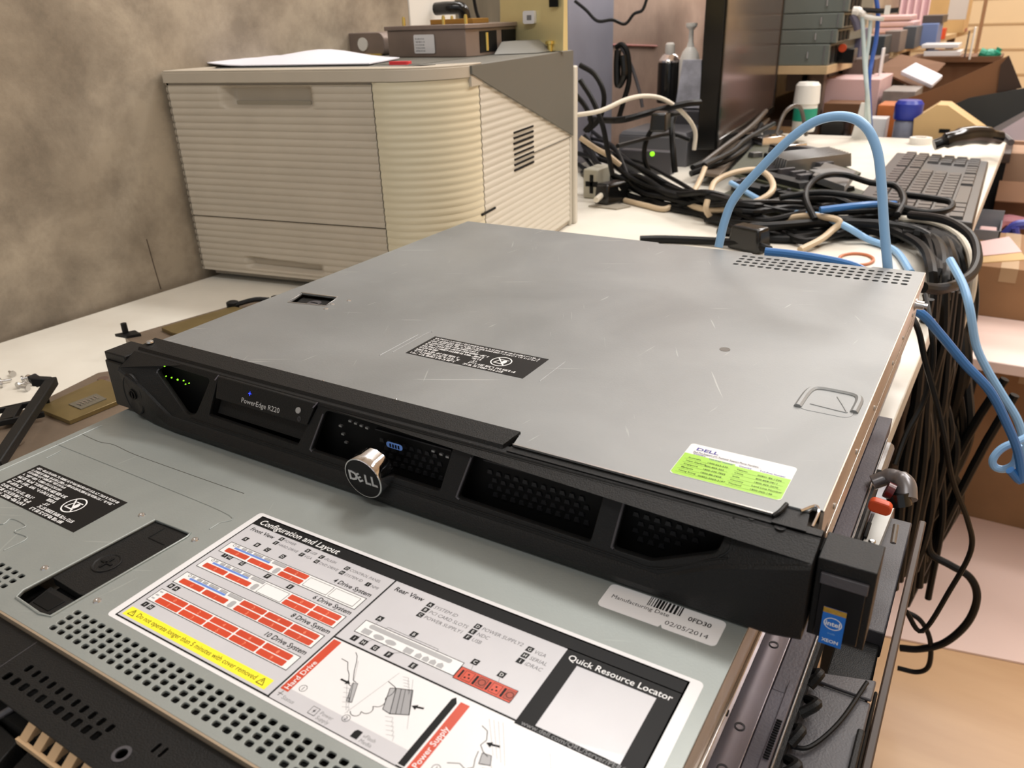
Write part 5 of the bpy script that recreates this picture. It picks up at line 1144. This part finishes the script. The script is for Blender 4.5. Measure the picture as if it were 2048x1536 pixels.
for k in range(8):
    u0 = 1852+k*9+rnd.uniform(-5, 5); yb = 660+k*22
    pts = [(u0+8, 580+rnd.uniform(-10, 20), Y(yb)), (u0+rnd.uniform(-6, 6), 680, Y(yb)), (u0-18+rnd.uniform(-8, 8), 800, Y(yb)), (u0-30+rnd.uniform(-12, 12), 920, Y(yb)), (u0-44+rnd.uniform(-12, 12), 1040, Y(yb)), (u0-62, 1150+rnd.uniform(-30, 60), Y(yb))]
    cable(pts, rnd.uniform(4.5, 6.5), CB, 'black cable hanging close behind the server side below the desk edge', 'black cables hanging below the desk edge')
cable([(1850, 590, Y(520)), (1862, 655, Y(480)), (1866, 720, Y(470)), (1848, 800, Y(460)), (1812, 870, Y(440)), (1790, 930, Y(420))], 2.6, CB, 'thin black cable curving down right of the shoulder screw')
cable([(1800, 600, Y(470)), (1822, 630, Y(455)), (1838, 665, Y(442)), (1850, 720, Y(440)), (1872, 800, Y(440)), (1890, 880, Y(440)), (1905, 960, Y(450)), (1935, 1040, Y(470)), (1942, 1100, Y(480)), (1900, 1180, Y(480)), (1845, 1262, Y(480)), (1812, 1222, Y(480))], 2.6, CB, 'thin black cable hanging long and turning sharply near the floor', n=8)
cable([(2010, 758, Y(900)), (1960, 830, Y(900)), (1905, 930, Y(900)), (1850, 1050, Y(900)), (1812, 1150, Y(900))], 6, CB, 'upper of two straight black rods slanting down to the left', name='rod', sub=2)['category'] = 'rod'
cable([(2030, 790, Y(880)), (1975, 880, Y(880)), (1920, 985, Y(880)), (1865, 1100, Y(880)), (1812, 1210, Y(880))], 6, CB, 'lower of two straight black rods slanting down to the left', name='rod', sub=2)['category'] = 'rod'
cable([(1855, 1060, Y(760)), (1860, 1105, Y(760)), (1900, 1130, Y(760)), (1940, 1155, Y(760)), (1954, 1195, Y(760)), (1935, 1245, Y(760)), (1890, 1285, Y(760)), (1840, 1298, Y(760)), (1800, 1296, Y(760))], 5.2, CB, 'thick black cable curving in a wide bow above the wooden floor', n=10)
cable([(1804, 1220, Y(760)), (1840, 1240, Y(760)), (1860, 1280, Y(760)), (1858, 1330, Y(760)), (1835, 1344, Y(760)), (1795, 1336, Y(760))], 3.6, CB, 'thin black cable loop below the wide bow by the wooden board')
# plugs
def plug(u, v, h, s, label, rot):
    p = at(u, v, z=DESK+h); t = thing('power_plug', label, 'plug', (p.x, p.y, DESK), rot)
    Tq = Matrix.Translation((p.x, p.y, DESK+h)) @ Matrix.Rotation(rot, 4, 'Z')
    b = MB(Tq); b.box((-s*1.3, -s*.7, -min(h-.5, s*.9)), (s*1.1, s*.7, s*.6), BLACKG, taper=.85); b.build('plug_body', t, bev=s*.2, seg=3)
    b = MB(Tq); b.tube([(s, 0, -2), (s*2.2, 0, -4)], s*.3, BLACKG, n=10); b.build('strain_relief', t)
plug(1497, 470, 22, 24, 'black power plug lying on the desk behind the left of the vents', R(160))
plug(1225, 380, 24, 26, 'black power plug beside the power socket block', R(70))
plug(1322, 238, 150, 22, 'black plug body hanging between the monitor and the grey network box', R(100))
b = MB(); p = at(1215, 412, z=DESK); b.prism([(p.x-30, p.y-20), (p.x+30, p.y-26), (p.x+44, p.y+6), (p.x-10, p.y+26)], DESK+.3, DESK+2.5, mat('grey_scrap', (150, 142, 128), .6)); tag(b.build('paper_scrap'), 'small grey scrap lying on the desk below the power socket block', 'scrap')

# ================================================================ beyond the desk
def ybox(u0, v0, u1, v1, y, depth, m, name, label, cat='box', bev=2, taper=None, group=None):
    a, c = at(u0, v1, y=y), at(u1, v0, y=y); b = MB(); b.box((a.x, y, a.z), (c.x, y+depth, c.z), m, taper=taper)
    return tag(b.build(name, bev=bev), label, cat, group)
def carton(u0, v0, u1, v1, y, depth, m, label, open_=False, zb=None, flap=None):
    a, c = at(u0, v1, y=y), at(u1, v0, y=y); z0 = zb if zb is not None else a.z
    t = thing('cardboard_box', label, 'box', ((a.x+c.x)/2, y+depth/2, z0)); b = MB()
    if open_:
        th = 4; b.box((a.x, y, z0), (c.x, y+th, c.z), m); b.box((a.x, y+depth-th, z0), (c.x, y+depth, c.z), m); b.box((a.x, y+th, z0), (a.x+th, y+depth-th, c.z), m); b.box((c.x-th, y+th, z0), (c.x, y+depth-th, c.z), m); b.box((a.x, y, z0), (c.x, y+depth, z0+4), m)
    else: b.box((a.x, y, z0), (c.x, y+depth, c.z), m)
    b.build('carton', t, bev=1.5)
    if open_:
        for k, (p, q_, dx, dy) in enumerate((((a.x, y, c.z), (c.x, y, c.z), 0, -60), ((c.x, y, c.z), (c.x, y+depth, c.z), 70, 0), ((a.x, y+depth, c.z), (c.x, y+depth, c.z), 0, 50))):
            b = MB(); p, q_ = Vector(p), Vector(q_); o_ = Vector((dx, dy, 50 if k else -40)); e_ = Vector((0, 0, 3))
            b.hexa([p, q_, q_+o_, p+o_], [p+e_, q_+e_, q_+o_+e_, p+o_+e_], m); b.build('flap', t)
    else:
        b = MB(); b.box(((a.x+c.x)/2-16, y-.6, c.z-30), ((a.x+c.x)/2+16, y, c.z+.4), mat('packing_tape', (170, 140, 104), .3)); b.box(((a.x+c.x)/2-16, y, c.z), ((a.x+c.x)/2+16, y+depth, c.z+.5), MATS['packing_tape']); b.build('tape', t)
    return t
# long shelf unit receding along the room
SZ = 30.
s0, s1 = at(1655, 132, z=SZ), at(1930, 62, z=SZ)
sx = lambda y: s0.x+(s1.x-s0.x)*(y-s0.y)/(s1.y-s0.y)
sh = thing('shelf_unit', 'long wooden shelf unit receding toward the cream wall behind the monitor', 'shelf', (sx(s0.y)-200, s0.y, FLOOR))
b = MB(); y0, y1 = s0.y, 6000.
b.hexa([(-560, y0, SZ-24), (sx(y0), y0, SZ-24), (sx(y1), y1, SZ-24), (-330, y1, SZ-24)], [(-560, y0, SZ), (sx(y0), y0, SZ), (sx(y1), y1, SZ), (-330, y1, SZ)], PLY); b.build('shelf_board', sh, bev=1)
for k in range(5):
    y_ = y0+60+k*720; b = MB(); b.box((sx(y_)-60, y_, FLOOR), (sx(y_)-20, y_+40, SZ-24), mat('shelf_post', (104, 88, 76), .6)); b.build('post', sh)
b = MB(); b.hexa([(-540, y0+120, DESK-30), (sx(y0)-5, y0+120, DESK-30), (sx(y1)-5, y1, DESK-30), (-330, y1, DESK-30)], [(-540, y0+120, DESK-10), (sx(y0)-5, y0+120, DESK-10), (sx(y1)-5, y1, DESK-10), (-330, y1, DESK-10)], WOODD); b.build('lower_board', sh)
# grey servers on the shelf
yS = s0.y+8
names = ['lowest grey server unit on the wooden shelf behind the monitor', 'second grey server unit from the bottom on the wooden shelf', 'third grey server unit from the bottom on the wooden shelf', 'topmost grey server unit on the wooden shelf behind the monitor']
edges = [(1672, 119, 88), (1684, 88, 59), (1692, 57, 27), (1700, 25, -12)]
zb_ = SZ
for k, (uR, vb, vt) in enumerate(edges):
    zt_ = at(1600, vt, y=yS).z; xr = at(uR-8, 60, y=yS).x; xl = at(1540, 60, y=yS).x-160
    t = thing('server_unit', names[k], 'server', ((xl+xr)/2, yS+200, zb_), group='grey server units on the shelf')
    b = MB(); b.box((xl, yS, zb_+.5), (xr, yS+420, zt_-1.5), SRVG); b.build('unit_case', t, bev=2)
    for q in range(3): b = MB(); b.box((xr+.5, yS+20+q*60, zb_+6), (xr+3, yS+60+q*60, zt_-8), DARK); b.build('side_vent', t)
    b = MB()
    b.box((xr-16, yS-3, zb_+4), (xr-12, yS, zt_-5), ALU); b.build('front_trim', t)
    b = MB(); zz = (zb_+zt_)/2; b.tube([(xr-60, yS-1, zz-9), (xr-60, yS-9, zz-8), (xr-60, yS-9, zz+8), (xr-60, yS-1, zz+9)], 2.2, ZINC, n=8, smooth=False); b.build('handle', t)
    zb_ = zt_
# things along the shelf top
def on(u0, u1, y, h, depth, m, name, label, cat='box', zb=SZ, bev=2):
    a, c = at(u0, 80, y=y).x, at(u1, 80, y=y).x; b = MB(); b.box((a, y, zb), (c, y+depth, zb+h), m); return tag(b.build(name, bev=bev), label, cat)
ad = on(1675, 1712, s0.y+120, 42, 60, BLACKG, 'adapter_box', 'black box with an orange dot on the shelf beside the grey servers', 'adapter')
p = at(1685, 96, y=s0.y+116); b = MB(); b.cyl((p.x, s0.y+116, p.z), 12, 3, ORANGE, n=18, axis='y'); ob = b.build('indicator_knob', ad)
on(1700, 1722, s0.y+420, 90, 120, mat('dusky_blue', (92, 92, 116), .5), 'storage_box', 'dusky blue box on the shelf behind the clear tubes')
on(1736, 1770, s0.y+560, 62, 160, mat('dark_slate', (48, 56, 60), .5), 'storage_box', 'dark slate box on the shelf right of the blue cable')
on(1768, 1800, s0.y+760, 72, 180, mat('warm_grey', (116, 104, 98), .5), 'storage_box', 'warm grey box on the shelf in the middle of the row')
on(1802, 1830, s0.y+1000, 80, 200, mat('slate2', (76, 80, 86), .5), 'storage_box', 'slate grey box on the shelf before the blue one')
on(1838, 1872, s0.y+1250, 84, 200, mat('faded_blue', (110, 130, 178), .5), 'storage_box', 'faded blue box on the shelf under the dark tray')
on(1838, 1878, s0.y+1300, 30, 220, mat('dark_tray', (78, 68, 62), .5), 'tray', 'dark tray resting on the faded blue box', 'tray', zb=SZ+84)
on(1880, 1888, s0.y+1900, 50, 60, ORANGE, 'small_box', 'tiny orange box near the far end of the shelf')
on(1894, 1926, s0.y+3000, 18, 200, mat('dark_red_case', (140, 40, 40), .5), 'case', 'flat red case at the far end of the shelf', 'case')
on(1655, 1700, s0.y+600, 20, 100, PLY, 'wood_block', 'pale wooden block on the shelf behind the black box', 'block')
# pink pile
b = MB(); p = at(1775, 58, y=3700)
for k in range(5): b.box((p.x-70+k*6, 3700, SZ+k*24), (p.x+150-k*16, 3900, SZ+k*24+22), PINK)
tag(b.build('pink_pile', bev=6), 'pile of folded pale pink packing sheets on the shelf below the curtain', 'packing')
# curtain on the far side
b = MB(); cx0, cx1 = at(1722, 20, y=6500).x, at(1862, 20, y=6500).x; vs = []; n_ = 60
for i in range(n_+1):
    x = cx0+(cx1-cx0)*i/n_; y_ = 6500+26*math.sin(i*1.05)
    vs += [(x, y_, -60), (x, y_, 1500), (x, y_+8, -60), (x, y_+8, 1500)]
fs = []
for i in range(n_):
    a_ = 4*i; fs += [(a_, a_+4, a_+5, a_+1), (a_+2, a_+3, a_+7, a_+6), (a_+1, a_+5, a_+7, a_+3), (a_, a_+2, a_+6, a_+4)]
b.add(vs, fs, mat('curtain_pink', (236, 206, 212), .7)); tag(b.build('curtain'), 'pale pink pleated curtain hanging in the far background', 'curtain')
# tall cartons at the far end
carton(1850, -60, 1948, 70, 5200, 400, CARDL, 'tall pale carton standing beyond the far end of the shelf', zb=SZ)
t_ = carton(1948, -60, 1980, 110, 4400, 300, CARD, 'narrow brown carton standing at the far right behind the open boxes', zb=DESK-10)
ybox(1893, -8, 1940, 40, 4300, 20, mat('notice_grey', (196, 190, 184), .6), 'notice_board', 'pale notice sheet with a grey lower edge hanging by the tall carton', 'notice', 1)
# papers on the lower board, panels
for k, (v0, v1, lab) in enumerate(((88, 97, 'upper of two flat white paper stacks under the shelf'), (102, 113, 'lower of two flat white paper stacks under the shelf'))):
    ybox(1842+k*4, v0, 1918+k*4, v1, 3300, 160, PAPERW, 'paper_stack', lab, 'paper')
b = MB(); a, c = at(1820, 120, y=3280), at(2004, 113, y=3280); b.box((a.x, 3270, a.z-8), (c.x, 3500, at(1842, 113, y=3300).z), CARDD); b.box((a.x, 3290, FLOOR), (c.x, 3500, a.z-8), CARDD); tag(b.build('brown_cabinet'), 'dark brown cabinet carrying the white paper stacks', 'cabinet')
ybox(1680, 118, 1752, 176, 2700, 300, mat('brown_grey_bin', (98, 82, 74), .6), 'storage_bin', 'brown-grey bin under the shelf right of the tubes', 'bin')
ybox(1752, 96, 1768, 175, 2640, 40, PAPERW, 'label_panel', 'narrow white panel beside the brown-grey bin under the shelf', 'panel')
for k, (u0, u1, lab) in enumerate(((1570, 1606, 'left grey-brown bin under the wooden shelf behind the monitor'), (1612, 1660, 'right grey-brown bin under the wooden shelf behind the monitor'))):
    ybox(u0, 140, u1, 182, 2560, 300, mat('bin_grey', (108, 98, 90), .6), 'storage_bin', lab, 'bin')
# second table behind the desk end
t2 = thing('side_table', 'low cluttered table standing beyond the far end of the white desk', 'table', (250, 2900, FLOOR))
b = MB(); b.box((0, 2150, -190), (480, 3240, -165), WOODD); b.build('table_top', t2, bev=2)
for x, y in ((30, 2190), (455, 2190), (30, 3200), (455, 3200)):
    b = MB(); b.box((x-18, y-18, FLOOR), (x+18, y+18, -190), BLACK); b.build('leg', t2)
def tb(u0, u1, vt, y, depth, m, name, label, cat='box', taper=None, bev=2):
    a, c = at(u0, vt, y=y), at(u1, vt, y=y); b = MB(); b.box((a.x, y, -164.6), (c.x, y+depth, a.z), m, taper=taper); return tag(b.build(name, bev=bev), label, cat)
tb(1640, 1762, 158, 2500, 260, PINK, 'foam_box', 'pale pink foam box behind the blue cable arch')
tb(1648, 1725, 206, 2380, 100, CARDD, 'storage_box', 'dark brown box in front of the pink foam box')
tb(1640, 1692, 236, 2230, 120, BLACKG, 'black_case', 'black case left of the white card under the blue arch', 'case', bev=8)
tb(1738, 1774, 236, 2240, 60, PAPERW, 'card_box', 'small white box in front of the orange carton')
tb(1756, 1806, 210, 2330, 120, mat('orange_carton', (186, 104, 44), .6, noise=.2, nscale=20), 'orange_carton', 'orange-brown carton behind the small white box')
tb(1766, 1832, 182, 2480, 200, mat('grey_pack', (140, 132, 126), .5, noise=.3, nscale=20), 'grey_pack', 'grey wrapped pack above the orange carton', 'pack')
lathe_thing('jar', 'clear jar with a dark blue lid beside the pale cardboard house-shaped box', 'jar', 1806, 286, 200, 2215,
            [('jar_body', [(.01, 0), (.26, 0), (.28, .1), (.28, .5), (.24, .56)], mat('jar_clear', (120, 124, 140), .15)), ('lid', [(.30, .56), (.32, .6), (.32, .92), (.26, 1.0), (.01, 1.0)], BLUEC)])
# pale house-shaped cardboard box
y_ = 2180; pts = [at(u, v, y=y_) for u, v in ((1824, 285), (1960, 285), (1968, 262), (1896, 211), (1874, 210), (1828, 238))]
b = MB(); n_ = len(pts); fr = [(p.x, y_, max(p.z, -164)) for p in pts]; bk = [(x, y_+110, z) for x, _, z in fr]
b.add(fr+bk, [tuple(range(n_)), tuple(range(n_, 2*n_))[::-1]]+[(i+n_, (i+1) % n_+n_, (i+1) % n_, i) for i in range(n_)], CARDL)
hb_ = thing('cardboard_box', 'pale cardboard box with folded peak standing behind the keyboard', 'box', (pts[0].x, y_, -164)); b.build('carton', hb_)
b = MB(); p = at(1888, 262, y=y_-1); b.box((p.x-12, y_-1.2, p.z-5), (p.x+14, y_, p.z+5), DARK); b.build('hand_hole', hb_)
# big open brown box with raised flap, black panel behind
bb = thing('cardboard_box', 'large open brown cardboard box with a raised flap at the upper right', 'box', (500, 2600, -165))
def pane(mb, pts, y, th, m):
    P_ = [at(u, v, y=y) for u, v in pts]
    T_ = Matrix(((1, 0, 0, 0), (0, 0, -1, y), (0, 1, 0, 0), (0, 0, 0, 1)))
    mb.prism([(p.x, max(p.z, -164)) for p in P_], -th, 0, m, T=T_)
b = MB(); pane(b, [(1762, 262), (1765, 212), (1836, 190), (1885, 172), (2018, 111), (2034, 178), (1935, 216), (1905, 240), (1905, 292), (1765, 292)], 2440, 5, mat('carton_brown', (128, 88, 56), .8, noise=.12, nscale=6)); b.build('carton', bb)
b = MB(); pane(b, [(1994, 184), (2001, 130), (2018, 111), (2044, 176)], 2432, 4, mat('carton_dark', (58, 42, 32), .8)); b.build('flap', bb)
b = MB(); pane(b, [(1838, 240), (1938, 196), (2050, 176), (2065, 214), (1960, 272), (1925, 276)], 2400, 8, mat('black_panel', (44, 47, 47), .5)); tag(b.build('black_sheet'), 'flat black panel leaning in front of the large open brown box', 'panel')
b = MB(); pane(b, [(1958, 272), (2065, 214), (2065, 224), (1975, 278)], 2392, 14, mat('grey_rail', (140, 134, 134), .4)); pane(b, [(1975, 278), (2065, 224), (2065, 345), (2004, 330)], 2388, 6, mat('pale_lilac', (206, 192, 200), .6)); tag(b.build('lilac_sheet'), 'pale lilac sheet with a grey metal edge at the right border', 'sheet')
def sheet(mb, P, th, m):
    n_ = (P[1]-P[0]).cross(P[3]-P[0]).normalized()*th; mb.hexa(P, [p+n_ for p in P], m)
# white mailer, green piece, white bracket
sheet_w = MB(); sheet(sheet_w, [at(1800, 150, y=2700), at(1862, 178, y=2650), at(1884, 158, y=2700), at(1830, 132, y=2750)], 14, PAPER); tag(sheet_w.build('white_packet', bev=3), 'crumpled white packet lying over the brown boxes', 'packet')
sheet_b = MB(); sheet(sheet_b, [at(1750, 140, y=2800), at(1840, 182, y=2700), at(1890, 130, y=2900), at(1800, 112, y=3000)], 6, CARDD); tag(sheet_b.build('cardboard_sheet'), 'brown cardboard sheet beneath the white packet', 'cardboard')
b = MB(); b.tube([at(1960, 104, y=3300), at(1975, 109, y=3300), at(1992, 106, y=3300), at(2000, 96, y=3300)], [16, 20, 18, 10], TEAL, n=10); tag(b.build('green_tape'), 'green curved plastic piece above the large brown box', 'plastic piece')
ybox(1940, 54, 1949, 120, 3150, 30, PLASTW, 'white_post', 'slim white upright piece beside the green plastic piece', 'post'); ybox(1927, 62, 1939, 116, 3180, 60, mat('navy_case', (40, 46, 66), .4), 'navy_case', 'narrow navy case beside the slim white upright piece', 'case')
# clear tubes, blue cable and clamp arm
b = MB(); y_ = 1960
lab = thing('tube_stand', 'white clamp arm with black end holding the hanging clear tubes', 'clamp arm', at(1727, 240, y=y_))
b = MB(); b.tube([at(1706, 22, y=y_), at(1722, 24, y=y_), at(1735, 34, y=y_), at(1768, 38, y=y_)], [11, 9, 6, 5], PLASTW, n=10); b.build('arm', lab)
b = MB(); b.tube([at(1725, 20, y=y_), at(1765, 22, y=y_), at(1798, 20, y=y_)], 6, BLACKG, n=10); b.build('arm_end', lab)
b = MB(); p = at(1775, 20, y=y_-8); b.box((p.x-6, p.y-4, p.z-10), (p.x+6, p.y+2, p.z+10), PLASTW); b.build('clip', lab)
b = MB(); b.tube([at(1705, 30, y=y_), at(1712, 45, y=y_), at(1716, 60, y=y_)], 9, mat('arm_dark', (90, 86, 100), .4), n=8); b.build('arm_joint', lab)
cable([(1724, 25, Y(1960)), (1727, 80, Y(1960)), (1730, 140, Y(1960)), (1736, 200, Y(1955)), (1740, 262, 20)], 5, CLEAR, 'left clear plastic tube hanging from the white clamp arm', name='tube')['category'] = 'tube'
cable([(1742, 28, Y(1965)), (1738, 80, Y(1965)), (1732, 130, Y(1965)), (1734, 190, Y(1960)), (1730, 262, 20)], 4.5, CLEAR, 'right clear plastic tube hanging from the white clamp arm', name='tube')['category'] = 'tube'
cable([(1752, -6, Y(1975)), (1756, 30, Y(1975)), (1752, 80, Y(1975)), (1744, 120, Y(1975)), (1738, 170, Y(1975)), (1742, 266, 12)], 5.2, mat('deep_blue_cable', (56, 92, 168), .4), 'deep blue cable hanging beside the clear tubes', n=8)
b = MB(); p = at(1722, 278, z=DESK); b.hexa([(p.x-26, p.y, DESK), (p.x+30, p.y-10, DESK), (p.x+30, p.y+20, DESK), (p.x-26, p.y+30, DESK)], [(p.x-14, p.y+10, DESK+90), (p.x-4, p.y+8, DESK+90), (p.x-4, p.y+20, DESK+90), (p.x-14, p.y+22, DESK+90)], PLASTW)
tag(b.build('tapered_holder'), 'white tapered foot where the clear tubes meet the desk', 'foot')

# ================================================================ right of the desk
LT = -430.
lt = thing('low_table', 'low pale table with boxes standing right of the white desk', 'table', (700, 1200, FLOOR))
c0_ = at(1872, 612, z=LT); c1_ = at(1860, 722, z=LT)
xl_ = 452.
b = MB(); yA, yB = at(2000, 726, z=LT).y, at(2000, 612, z=LT).y
b.box((xl_, yA, LT-22), (1400, yB+500, LT), mat('low_table_pale', (238, 212, 202), .3, noise=.07, nscale=4)); b.build('table_top', lt, bev=2)
for x, y in ((490, yA+40), (1360, yA+40), (490, yB+460), (1360, yB+460)):
    b = MB(); b.box((x-16, y-16, FLOOR), (x+16, y+16, LT-22), BLACK); b.build('leg', lt)
y1_ = at(1960, 640, z=LT).y
carton(1906, 548, 2120, 612, y1_+30, 320, CARD, 'wide brown carton lying on the low pale table at the right', zb=LT)
a = at(1906, 548, y=y1_+30)
tt = thing('cardboard_box', 'small carton with pale label tape lying tilted on the wide brown carton', 'box', (a.x, y1_+40, a.z))
P = [at(1918, 548, y=y1_+50), at(2048, 546, y=y1_+50), at(2020, 478, y=y1_+50), at(1910, 492, y=y1_+50)]
b = MB(); z0 = a.z+3
pb0, pb1 = at(1922, 549, z=z0), at(2050, 540, z=z0); pt0, pt1 = at(1912, 492, z=z0+40), at(2018, 474, z=z0+40)
b.hexa([pb0, pb1, Vector((pt1.x, pt1.y, z0)), Vector((pt0.x, pt0.y, z0))], [pb0+Vector((0, 0, 24)), pb1+Vector((0, 0, 24)), pt1, pt0], CARDL); b.build('carton', tt, bev=1)
b = MB(); e_ = Vector((0, 0, 1.2)); m0, m1 = (pb0+Vector((0, 0, 24))).lerp(pt0, .3), (pb1+Vector((0, 0, 24))).lerp(pt1, .3)
b.hexa([m0, m1, pt1, pt0], [m0+e_, m1+e_, pt1+e_, pt0+e_], PINK); b.build('pale_tape', tt)
carton(1975, 372, 2140, 470, y1_+560, 320, CARDD, 'dark brown open carton behind the plastic tray at the right', open_=True, zb=LT)
carton(1998, 312, 2160, 372, y1_+760, 300, mat('carton_tan', (172, 138, 112), .75, noise=.08, nscale=9), 'tan carton stacked highest right of the keyboard', zb=LT)
p0_, p1_ = at(1938, 492, z=a.z+20), at(2000, 492, z=a.z+20)
tr = thing('plastic_tray', 'grey-blue clear plastic tray with oddments beside the desk edge', 'tray', (p0_.x, p0_.y, a.z))
b = MB(); yy = y1_+260; u0_, u1_ = at(1940, 480, y=yy).x, at(1998, 480, y=yy).x; zt1, zb1 = at(1960, 448, y=yy).z, at(1960, 490, y=yy).z; TRM = mat('tray_clear', (136, 142, 150), .2)
b.box((u0_, yy, zb1), (u1_, yy+120, zb1+5), TRM); b.box((u0_, yy, zb1), (u1_, yy+3, zb1+36), TRM); b.box((u0_, yy+117, zb1), (u1_, yy+120, zt1+10), TRM); b.box((u0_, yy, zb1), (u0_+3, yy+120, zb1+36), TRM); b.box((u1_-3, yy, zb1), (u1_, yy+120, zb1+36), TRM); b.build('tray_shell', tr)
b = MB(); b.box((u0_+14, yy+20, zb1+5), (u0_+50, yy+70, zb1+30), PINK); b.build('oddment', tr, bev=3)
b = MB(); b.box((u0_-10, yy-10, LT), (u1_+40, yy+140, zb1), CARDD); tag(b.build('cardboard_box', bev=2), 'dark carton carrying the clear plastic tray', 'box')
b = MB(); b.tube([at(2010, 470, y=yy+160), at(2030, 452, y=yy+160), at(2052, 448, y=yy+160)], 12, mat('blue_bag', (70, 76, 160), .4), n=8); b.tube([at(2030, 455, y=yy+150), at(2034, 480, y=yy+150), at(2040, 500, y=yy+150)], 9, mat('blue_bag', (70, 76, 160), .4), n=8); tag(b.build('blue_bag'), 'twisted blue plastic bag at the right border', 'bag')
b = MB(); b.tube([at(1992, 452, y=yy+250), at(2012, 440, y=yy+250), at(2050, 446, y=yy+250)], 14, mat('pink_wrap', (216, 150, 160), .4), n=8); tag(b.build('pink_wrap'), 'pink wrapping by the twisted blue bag', 'wrapping')
carton(1900, 765, 2200, 860, yA+180, 380, CARD, 'large brown carton on the floor under the low pale table', zb=FLOOR)
# thin pale glossy patch on the floor right of the desk
g = [at(1700, 940, z=FLOOR), at(2300, 1000, z=FLOOR), at(2200, 1360, z=FLOOR), at(1700, 1260, z=FLOOR)]
b = MB(); b.add([tuple(p+Vector((0, 0, 4))) for p in g]+[tuple(p+Vector((0, 0, .4))) for p in g], [(3, 2, 1, 0), (4, 5, 6, 7), (0, 1, 5, 4), (1, 2, 6, 5), (2, 3, 7, 6), (3, 0, 4, 7)], mat('floor_patch', (240, 214, 204), .25, noise=.06, nscale=4))
tag(b.build('floor_patch'), 'large pale glossy patch on the wooden floor right of the desk', 'board')
